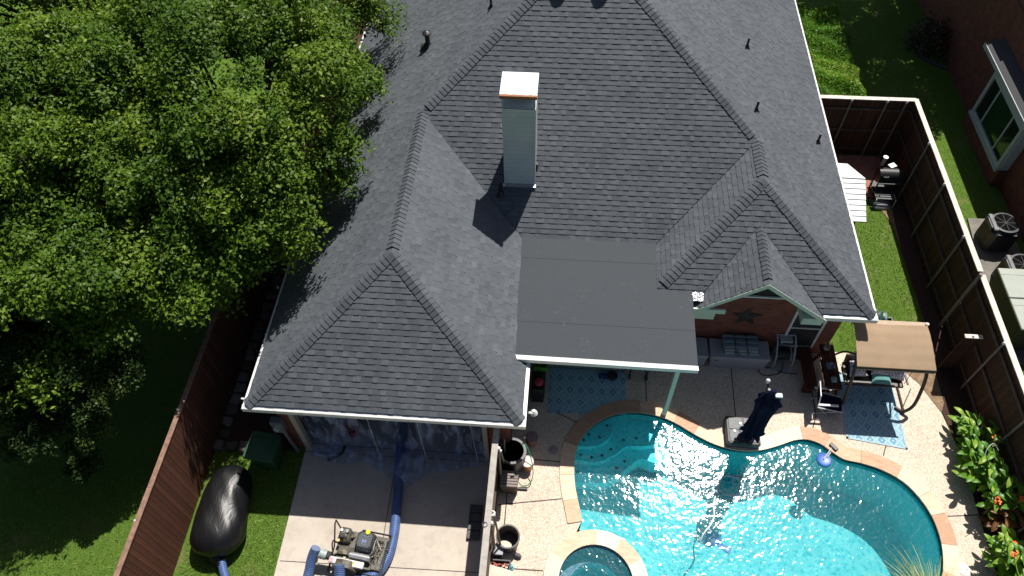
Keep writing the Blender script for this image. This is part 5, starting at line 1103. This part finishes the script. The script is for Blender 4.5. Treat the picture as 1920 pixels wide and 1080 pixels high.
# stacked dark mats on the driveway
t = thing('rubber_steps', (-1.76, 6.4, GL+.03), 'four dark slab blocks in a row on the driveway along the low fence', 'blocks')
for k in range(4): m = MB(); y = 5.98+k*.225; m.box(-1.92, -1.60, y, y+.215, GL+.03, GL+.14, bev=.012); m.build('slab', DGREY, t)
# ================================================================ DRIVEWAY: pump, hoses, bag, sheet
HB = m_hose('blue_hose', (.035, .075, .22), (.10, .16, .33), .045); zf = GL+.03
def hose(pts, r, loc, label, smooth=True): m = MB(); m.tube(pts, r, n=14, sub=8); return mesh_thing('suction_hose', m, HB, loc, label, 'hose', 'blue layflat hoses of the pump', smooth)
hose([(-4.0, 11.5, zf+.14), (-3.98, 9.5, zf+.14), (-3.97, 8.2, zf+.15), (-3.86, 7.2, zf+.14), (-3.79, 6.4, zf+.14), (-3.76, 5.9, zf+.14), (-3.80, 5.45, zf+.14), (-3.92, 5.10, zf+.14), (-4.15, 4.86, zf+.16), (-4.5, 4.76, zf+.2)], .125, (-3.9, 7, zf), 'long blue hose running from under the plastic sheet to the pump')
hose([(-5.50, 5.30, .42), (-5.60, 5.10, .22), (-5.66, 4.8, 0), (-5.72, 4.4, -.12), (-5.75, 3.6, zf+.12)], .12, (-5.7, 4.6, 0), 'blue hose hanging from the grey elbow at the left of the pump')
hose([(-4.85, 4.98, .35), (-4.83, 4.72, .18), (-4.80, 4.3, -.05), (-4.8, 3.6, zf+.12)], .13, (-4.8, 4.4, 0), 'blue hose leaving the blower under the white housing')
t = thing('engine_pump', (-4.5, 5.45, zf), 'petrol-driven pump with white blower housing and silver muffler on the driveway', 'pump')
OL = mat('oily_metal', (.14, .13, .095), .5, (.045, .042, .032), 14, bump=.5, contrast=1.4); rz = -.12; c0 = (-4.5, 5.45, 0)
def lb(mb, x0, x1, y0, y1, z0, z1, bev=0, tone=.5): return mb.box(c0[0]+x0, c0[0]+x1, c0[1]+y0, c0[1]+y1, zf+z0, zf+z1, rz=rz, c=c0, bev=bev, tone=tone)
def lp(x, y, z): v = Matrix.Rotation(rz, 3, 'Z') @ V(x, y, 0); return V(c0[0]+v.x, c0[1]+v.y, zf+z)
m = MB(); lb(m, -.62, .62, -.42, .42, .22, .26); lb(m, .38, .62, -.42, .36, .262, .34, .02); m.build('deck', OL, t)
m = MB()
for x, y in ((-.6, -.4), (.6, -.4), (.6, .42), (-.6, .42)): m.cyl(lp(x, y, 0), lp(x, y, .24), .02, n=6)
for a, b in (((-.64, -.55), (.66, -.55)), ((.66, -.55), (.66, .48)), ((.66, .48), (-.1, .48))): m.cyl(lp(*a, .28), lp(*b, .28), .022, n=8)
m.build('skid_frame', BLACK, t)
m = MB(); m.tube([lp(-.66, -.05, .30), lp(-.74, .42, .62), lp(-.74, .50, .64), lp(-.56, .34, .42)], .020, n=7, smoothpath=False); m.tube([lp(-.66, -.05, .30), lp(-.70, -.6, .05)], .018, n=7, smoothpath=False); m.build('roll_bar', DBR, t, True)
m = MB(); lb(m, -.60, -.30, .06, .42, .26, .52, .05); lb(m, -.56, -.34, .12, .38, .521, .58, .04); m.build('gearbox', OL, t, True)
for x, y, r, mt, nm in ((-.52, .30, .035, CAPW, 'cap'), (-.38, .30, .045, STEEL, 'cap'), (-.46, .18, .055, BLACK, 'filter'), (-.52, .04, .035, mat('brass', (.6, .5, .15), .4), 'plug')): m = MB(); m.cyl(lp(x, y, .56), lp(x, y, .62), r, n=14); m.build(nm, mt, t, True)
m = MB(); lb(m, -.12, .34, -.06, .40, .27, .50, .06); lb(m, -.10, .32, -.04, .38, .505, .60, .05); eng = m.build('engine_cover', mat('engine_grey', (.055, .06, .07), .45, (.04, .044, .05), 8), t, True)
LBL = mat('white_print', (.6, .63, .66), .5)
m = MB()
for a in ((.06, .085, .10, .18), (.13, .155, .10, .18), (.085, .13, .128, .150), (.05, .17, .06, .07), (.02, .2, .26, .268)): lb(m, *a, .603, .605)
m.build('emblem', mat('blue_white_print', (.16, .22, .5), .5), eng)
m = MB(); m.lathe(lp(.14, .36, .59), [(.06, 0), (.062, .04), (.045, .055), (.001, .055)], 10); m.build('oil_cap', mat('yellow_plastic', (.80, .68, .02), .4), eng, True)
m = MB(); m.cyl(lp(-.18, -.20, .42), lp(.34, -.20, .42), .085, n=18); mf = m.build('muffler', mat('silver_muffler', (.62, .62, .64), .3, (.45, .45, .48), 10, metal=.7), t, True); m = MB(); m.tube([lp(.30, -.20, .46), lp(.36, -.08, .52), lp(.38, .02, .45)], .022, n=8); m.build('exhaust_pipe', STEEL, mf, True)
rr = random.Random(12); m = MB()
for k in range(26): a, b = lp(rr.uniform(.30, .58), rr.uniform(-.30, .38), rr.uniform(.28, .5)), lp(rr.uniform(.30, .58), rr.uniform(-.30, .38), rr.uniform(.28, .5)); m.tube([a, (a+b)/2+V(rr.uniform(-.05, .05), rr.uniform(-.05, .05), .06), b], .008, n=5, tone=rr.random())
m.build('wiring', m_stone('wire_mix', [(0, (.01, .01, .01)), (.55, (.05, .045, .04)), (.8, (.3, .27, .2)), (1, (.7, .7, .66))]), t)
FM = m_stone('fitting_mix', [(0, (.02, .02, .018)), (.5, (.12, .11, .08)), (.75, (.35, .30, .18)), (1, (.6, .6, .56))])
for k in range(30): x, y = rr.uniform(-.58, .58), rr.uniform(-.36, .40); s_ = rr.uniform(.015, .045); z = .26+rr.uniform(0, .1); m = MB(); lb(m, x-s_, x+s_, y-s_*rr.uniform(.5, 1.2), y+s_, z, z+.05, 0, rr.random()); m.build('fitting', FM, t)
m = MB(); lb(m, -.60, -.18, -.20, .02, .262, .34)
for k in range(14): lb(m, -.58+k*.028, -.568+k*.028, -.19, .01, .341, .37)
m.build('cooling_fins', OL, t)
m = MB(); m.cyl(lp(-.22, -.56, .30), lp(-.22, -.38, .30), .34, .34, n=28); bl = m.build('blower', OL, t, True)
m = MB(); lb(m, -.62, .26, -.50, -.34, .50, .56, .02); m.build('housing', mat('white_enamel', (.74, .74, .72), .4, (.6, .58, .54), 12), bl)
m = MB(); lb(m, -.32, .02, -.455, -.375, .562, .566); m.build('warning_label', mat('yellow_label', (.82, .66, .03), .5), bl)
m = MB(); lb(m, -.60, -.50, -.48, -.37, .562, .566); m.build('small_label', mat('pink_label', (.8, .35, .35), .5), bl)
m = MB(); lb(m, .05, .18, -.49, -.39, .562, .566); m.build('small_label', mat('cream_label', (.7, .68, .6), .5), bl)
m = MB(); lb(m, -.74, -.58, -.42, -.24, .40, .56, .03); m.build('clamp', BLACK, t)
m = MB(); m.tube([lp(-.72, -.33, .48), lp(-.90, -.33, .50), lp(-1.02, -.38, .46), lp(-1.05, -.48, .34)], .115, n=16, sub=6)
for x in (-.78, -.86, -.93): m.cyl(lp(x, -.33, .49), lp(x+.015, -.33, .49), .124, n=16)
m.build('elbow', mat('green_grey_alloy', (.38, .48, .44), .4, (.26, .30, .29), 9), t, True)
m = MB(); m.cyl(lp(.64, .12, .22), lp(.70, .12, .22), .09, n=16); m.build('coupling', BLACK, t, True)
m = MB(); m.cyl(lp(-.32, -.64, .28), lp(-.32, -.54, .30), .15, n=18); m.build('hose_clamp', mat('steel_blue', (.12, .2, .35), .4), t, True)
# black inflated bag
t = thing('inflated_bag', (-8.15, 6.05, GL), 'large shiny black inflated plastic bag lying on the grass by the fence', 'plastic bag')
m = MB(); n1, n2 = 56, 40; vs = []; rr = random.Random(1)
for j in range(n2+1):
    v = j/n2; s = (v-.5)*2
    w0 = (1-abs(s)**4.5)**.5 if abs(s) < 1 else 0
    fold = max(0, (v-.80)/.20); tail = max(0, (.18-v)/.18)
    for i in range(n1):
        a = 2*math.pi*i/n1; wr = 1+(.045*fold+.035*tail)*math.sin(a*13+2*math.sin(a*3))+.012*math.sin(a*5+s*6)+.01*math.sin(a*9-s*11)
        rx = (.66-.12*v)*w0*wr; rz_ = .50*w0*wr; bulge = .10*math.cos(math.pi*v)
        ca = math.cos(a); ca = math.copysign(abs(ca)**.8, ca); x = rx*ca*(1+(.16 if math.cos(a) > 0 else 0)*math.exp(-((v-.30)/.25)**2)); z = rz_*math.sin(a); z = max(z, -.42)
        vs.append(V(-8.22+x+.10*v*v-.0*s+bulge*.5, 4.96+2.38*v, GL+.44+z))
fs = [(j*n1+i, j*n1+(i+1) % n1, (j+1)*n1+(i+1) % n1, (j+1)*n1+i) for j in range(n2) for i in range(n1)]
m.add(vs, fs); BG = NT('black_polythene'); BG.base((.006, .006, .007)); BG.b.inputs['Roughness'].default_value = .38; BG.b.inputs['Specular IOR Level'].default_value = .42; mp = BG.n('Mapping'); BG.l(BG.obj(), mp.inputs[0]); mp.inputs['Scale'].default_value = (5, 1.6, 2); BG.bump(BG.noise(1.6, 4, .55, mp, 1.2), .22, .05)
m.build('bag', BG.m, t, True)
m = MB(); m.tube([(-8.1, 5.06, -.02), (-7.98, 4.95, -.06), (-7.90, 4.88, -.08)], .10, n=16, radii=[.16, .10, .11]); m.build('neck', BG.m, t, True)
hose([(-7.92, 4.96, -.06), (-7.78, 4.68, -.12), (-7.55, 4.35, -.16), (-7.2, 3.9, -.18)], .105, (-7.7, 4.6, -.1), 'blue hose feeding the black inflated bag')
# plastic sheet hanging in the garage door and spilling over the driveway
m = MB(); n1, n2 = 96, 44; vs = []
for j in range(n2+1):
    v = j/n2
    for i in range(n1+1):
        u = i/n1; x = -6.44+4.78*u; nz = noise.noise(V(x*1.1, v*2, 3)); n3 = noise.noise(V(x*4, v*6, 9)); edge = .30+.52*max(0, math.sin(u*math.pi*1.02))*(.75+.6*noise.noise(V(x*.9, 7, 0)))+.25*math.exp(-((x+3.6)/.35)**2)
        if v < .45: q = v/.45; y = 8.38-.10*q+.05*math.sin(u*42)*q; z = 1.93-(1.93-zf-.04)*q
        else: q = (v-.45)/.55; y = 8.28-edge*q; z = zf+.03+.13*max(0, .5+.9*nz+.5*n3)*math.sin(math.pi*min(1, q*1.05))**.7+.22*math.exp(-((x+3.88)/.20)**2)*(1 if q < .95 else .8)
        vs.append(V(x+.05*n3, y+.05*n3*min(1, v*2), max(z+.03*n3*(v > .45), zf+.012)))
m.add(vs, [(j*(n1+1)+i, (j+1)*(n1+1)+i, (j+1)*(n1+1)+i+1, j*(n1+1)+i+1) for j in range(n2) for i in range(n1)]); PSH = m_plastic_sheet(); mesh_thing('plastic_sheet', m, PSH, (-4, 8.2, zf), 'crumpled clear plastic sheet closing the garage door and spilling on the driveway', 'plastic sheet', smooth=True)
for x, x2, l in ((-4.55, -4.50, 'thin taut cord in the middle of the garage opening'), (-3.30, -3.22, 'thin taut cord right of the middle of the garage opening'), (-1.95, -1.82, 'thin taut cord at the right side of the garage opening')):
    m = MB(); m.cyl((x, 8.15, 1.95), (x2, 7.98, zf+.02), .007, n=5); mesh_thing('cord', m, WHITE, (x, 8.1, zf), l, 'cord', 'cords holding the plastic sheet')
m = MB(); m.tube([(-5.55, 8.28, zf+.03), (-5.58, 8.10, zf+.03), (-5.72, 7.95, zf+.03), (-5.92, 7.84, zf+.03)], .032, n=8); mesh_thing('black_tube', m, BLACK, (-5.7, 8, zf), 'short curved black tube on the driveway before the plastic sheet', 'tube', smooth=True)
m = MB(); m.lathe((-5.4, 8.75, zf), [(.2, 0), (.24, .35), (.25, .36), (.001, .36)], 16); mesh_thing('red_bucket', m, mat('red_plastic', (.42, .03, .05), .4), (-5.4, 8.75, zf), 'red bucket seen dimly through the plastic sheet', 'bucket', smooth=True)
# wheeled refuse bin
GB = mat('dark_green_plastic', (.015, .085, .035), .5, (.010, .06, .026), 5)
t = thing('wheeled_bin', (-7.45, 7.75, GL), 'dark green wheeled refuse bin at the front of the mulch bed', 'refuse bin')
m = MB(); m.box(-7.80, -7.10, 7.40, 8.08, GL+.08, .62, bev=.04, taper=.8, rz=-.10); m.build('body', GB, t); m = MB(); m.box(-7.86, -7.06, 7.33, 8.12, .625, .70, bev=.035, rz=-.10); m.box(-7.74, -7.2, 7.42, 7.95, .701, .735, bev=.03, rz=-.10); m.build('lid', GB, t)
m = MB(); m.cyl((-7.75, 8.12, .62), (-7.15, 8.06, .62), .022, n=8); m.build('handle', GB, t, True)
for x in (-7.70, -7.24): m = MB(); m.cyl((x-.04, 8.0, GL+.11), (x+.04, 8.0, GL+.11), .11, n=16); m.build('wheel', BLACK, t, True)
# ================================================================ SIDE YARD
SHW = m_stripes('white_clapboard', [(.50, .55, .56)]*11+[(.12, .14, .15)], 1, .215)
t = thing('playhouse', (9.1, 17.6, 0), 'small shed with white slatted roof tucked under the right eave', 'shed')
m = MB(); m.box(8.4, 9.62, 16.95, 18.65, 0, .72); m.build('body', DGREY, t)
m = MB(); m.add([V(8.4, 16.62, .70), V(9.72, 16.62, .70), V(9.86, 18.15, 1.10), V(8.4, 18.15, 1.10), V(8.4, 16.62, .66), V(9.72, 16.62, .66), V(9.86, 18.15, 1.04), V(8.4, 18.15, 1.04)], [(0, 1, 2, 3), (0, 4, 5, 1), (1, 5, 6, 2), (7, 6, 5, 4)])
for k in range(8):
    f0, f1 = k/8, (k+1)/8; y0, y1 = 16.60+1.55*f0, 16.60+1.55*f1+.03; z0, z1_ = .70+.40*f0+.028, .70+.40*f1+.008; xr0, xr1 = 9.74+.14*f0, 9.74+.14*f1
    m.add([V(8.4, y0, z0), V(xr0, y0, z0), V(xr1, y1, z1_), V(8.4, y1, z1_), V(8.4, y0, z0-.03), V(xr0, y0, z0-.03)], [(0, 1, 2, 3), (4, 5, 1, 0)])
m.build('roof', SHW if False else mat('white_slat', (.52, .56, .57), .5, (.47, .51, .52), 3), t)
m = MB(); m.add([V(8.4, 18.15, 1.135), V(9.88, 18.12, 1.135), V(9.50, 18.95, .98), V(8.4, 18.98, .98), V(8.4, 18.15, 1.05), V(9.88, 18.12, 1.05), V(9.50, 18.95, .90), V(8.4, 18.98, .90)], [(0, 1, 2, 3), (0, 4, 5, 1), (1, 5, 6, 2), (2, 6, 7, 3)]); m.build('roof_panel', mat('smooth_white', (.66, .69, .68), .45, (.62, .65, .64), 2), t)
t = thing('smoker_grill', (10.85, 18.8, 0), 'black barrel smoker grill standing in the shade of the tall fence', 'grill')
m = MB(); m.cyl((10.5, 18.7, .78), (11.22, 18.7, .78), .25, n=22); m.build('barrel', BLACK, t, True); m = MB(); m.cyl((10.62, 18.95, 1.0), (10.62, 18.95, 1.32), .06, n=12); m.cyl((10.62, 18.95, 1.32), (10.62, 18.95, 1.35), .085, n=12); m.build('smokestack', STEEL, t, True)
m = MB(); m.box(10.5, 11.2, 18.36, 18.46, .66, .70); m.build('front_shelf', DGREY, t); m = MB(); m.tube([(10.6, 18.44, .95), (10.6, 18.38, .98), (10.72, 18.38, .98), (10.72, 18.44, .95)], .018, n=6); m.build('handle', STEEL, t, True)
for x in (10.55, 11.15):
    for y in (18.5, 18.9): m = MB(); m.box(x, x+.04, y, y+.04, 0, .6); m.build('leg', BLACK, t)
m = MB(); m.box(10.5, 11.2, 18.45, 18.95, .2, .23); m.build('lower_shelf', DGREY, t); m = MB(); m.box(10.8, 11.05, 18.78, 18.98, 1.02, 1.06, rz=.5, bev=.01); m.build('thermometer_plate', STEEL, t)
t = thing('grill_trolley', (10.8, 18.1, 0), 'low black cart with pale slats in front of the smoker grill', 'cart')
m = MB(); m.tube([(10.48, 18.35, .35), (10.48, 17.95, .35), (10.48, 17.95, .02)], .015, n=6, smoothpath=False); m.tube([(11.1, 18.35, .35), (11.1, 17.95, .35), (11.1, 17.95, .02)], .015, n=6, smoothpath=False); m.build('frame', WHITE, t)
m = MB()
for k in range(4): m.box(10.46, 11.12, 17.98+k*.1, 18.04+k*.1, .355, .375)
m.build('slats', DGREY, t)
for i, (y, l) in enumerate(((17.92, 'front white-ended bag lying under the smoker grill'), (18.12, 'rear white-ended bag lying under the smoker grill'))):
    m = MB(); m.box(10.44, 11.02, y-.09, y+.09, .0, .14, bev=.05, rz=.05); mesh_thing('charcoal_bag', m, mat('bag_paper', (.44, .42, .40), .7, (.08, .09, .13), 3, contrast=2), (10.7, y, 0), l, 'bag', 'bags under the smoker grill')
t = thing('toy_bin', (9.6, 12.95, 0), 'brown open box at the house corner holding pool boards', 'box')
m = MB()
for a in ((9.22, 9.9, 13.10, 13.13), (9.22, 9.9, 12.70, 12.73), (9.22, 9.25, 12.73, 13.10), (9.87, 9.9, 12.73, 13.10)): m.box(*a, 0, .42)
m.build('sides', DBR, t); m = MB(); m.box(9.15, 9.75, 13.13, 13.25, .40, .45); m.build('shelf', mat('pale_wood', (.4, .33, .24), .8), t)
for i, (x, c, l) in enumerate(((9.50, (.42, .44, .36), 'cream foam board leaning in the box at the house corner'), (9.68, (.06, .22, .20), 'teal foam board between the cream and blue boards'), (9.84, (.25, .42, .48), 'light blue foam board, right of the teal one'))):
    m = MB(); out = []
    for k in range(14): a = math.pi*k/13; out.append(V(.20*math.cos(a), 0, .62+.26*math.sin(a)))
    out += [V(-.20, 0, .05), V(.20, 0, .05)]; out2 = [p+V(0, .05, 0) for p in out]; n = len(out); q = Matrix.Rotation(.9+.2*i, 3, 'Z') @ Matrix.Rotation(-.35, 3, 'X')
    m.add([q @ p+V(x, 12.85, 0) for p in out+out2], [tuple(range(n)), tuple(range(2*n-1, n-1, -1))]+[(k, n+k, n+(k+1) % n, (k+1) % n) for k in range(n)]); mesh_thing('foam_board', m, mat('foam_%d' % i, c, .6, tuple(v*.4 for v in c), 5, contrast=1.6), (x, 12.85, 0), l, 'foam board', 'foam boards at the house corner')
# lamp hook on the near fence, string of clips
m = MB(); m.tube([(11.1, 8.6, 1.35), (10.95, 8.7, 1.5), (10.8, 8.6, 1.45), (10.75, 8.45, 1.3)], .008, n=5); mesh_thing('plant_hook', m, WHITE, (11.1, 8.6, 1.3), 'thin pale curved hook above the first canna', 'hook')
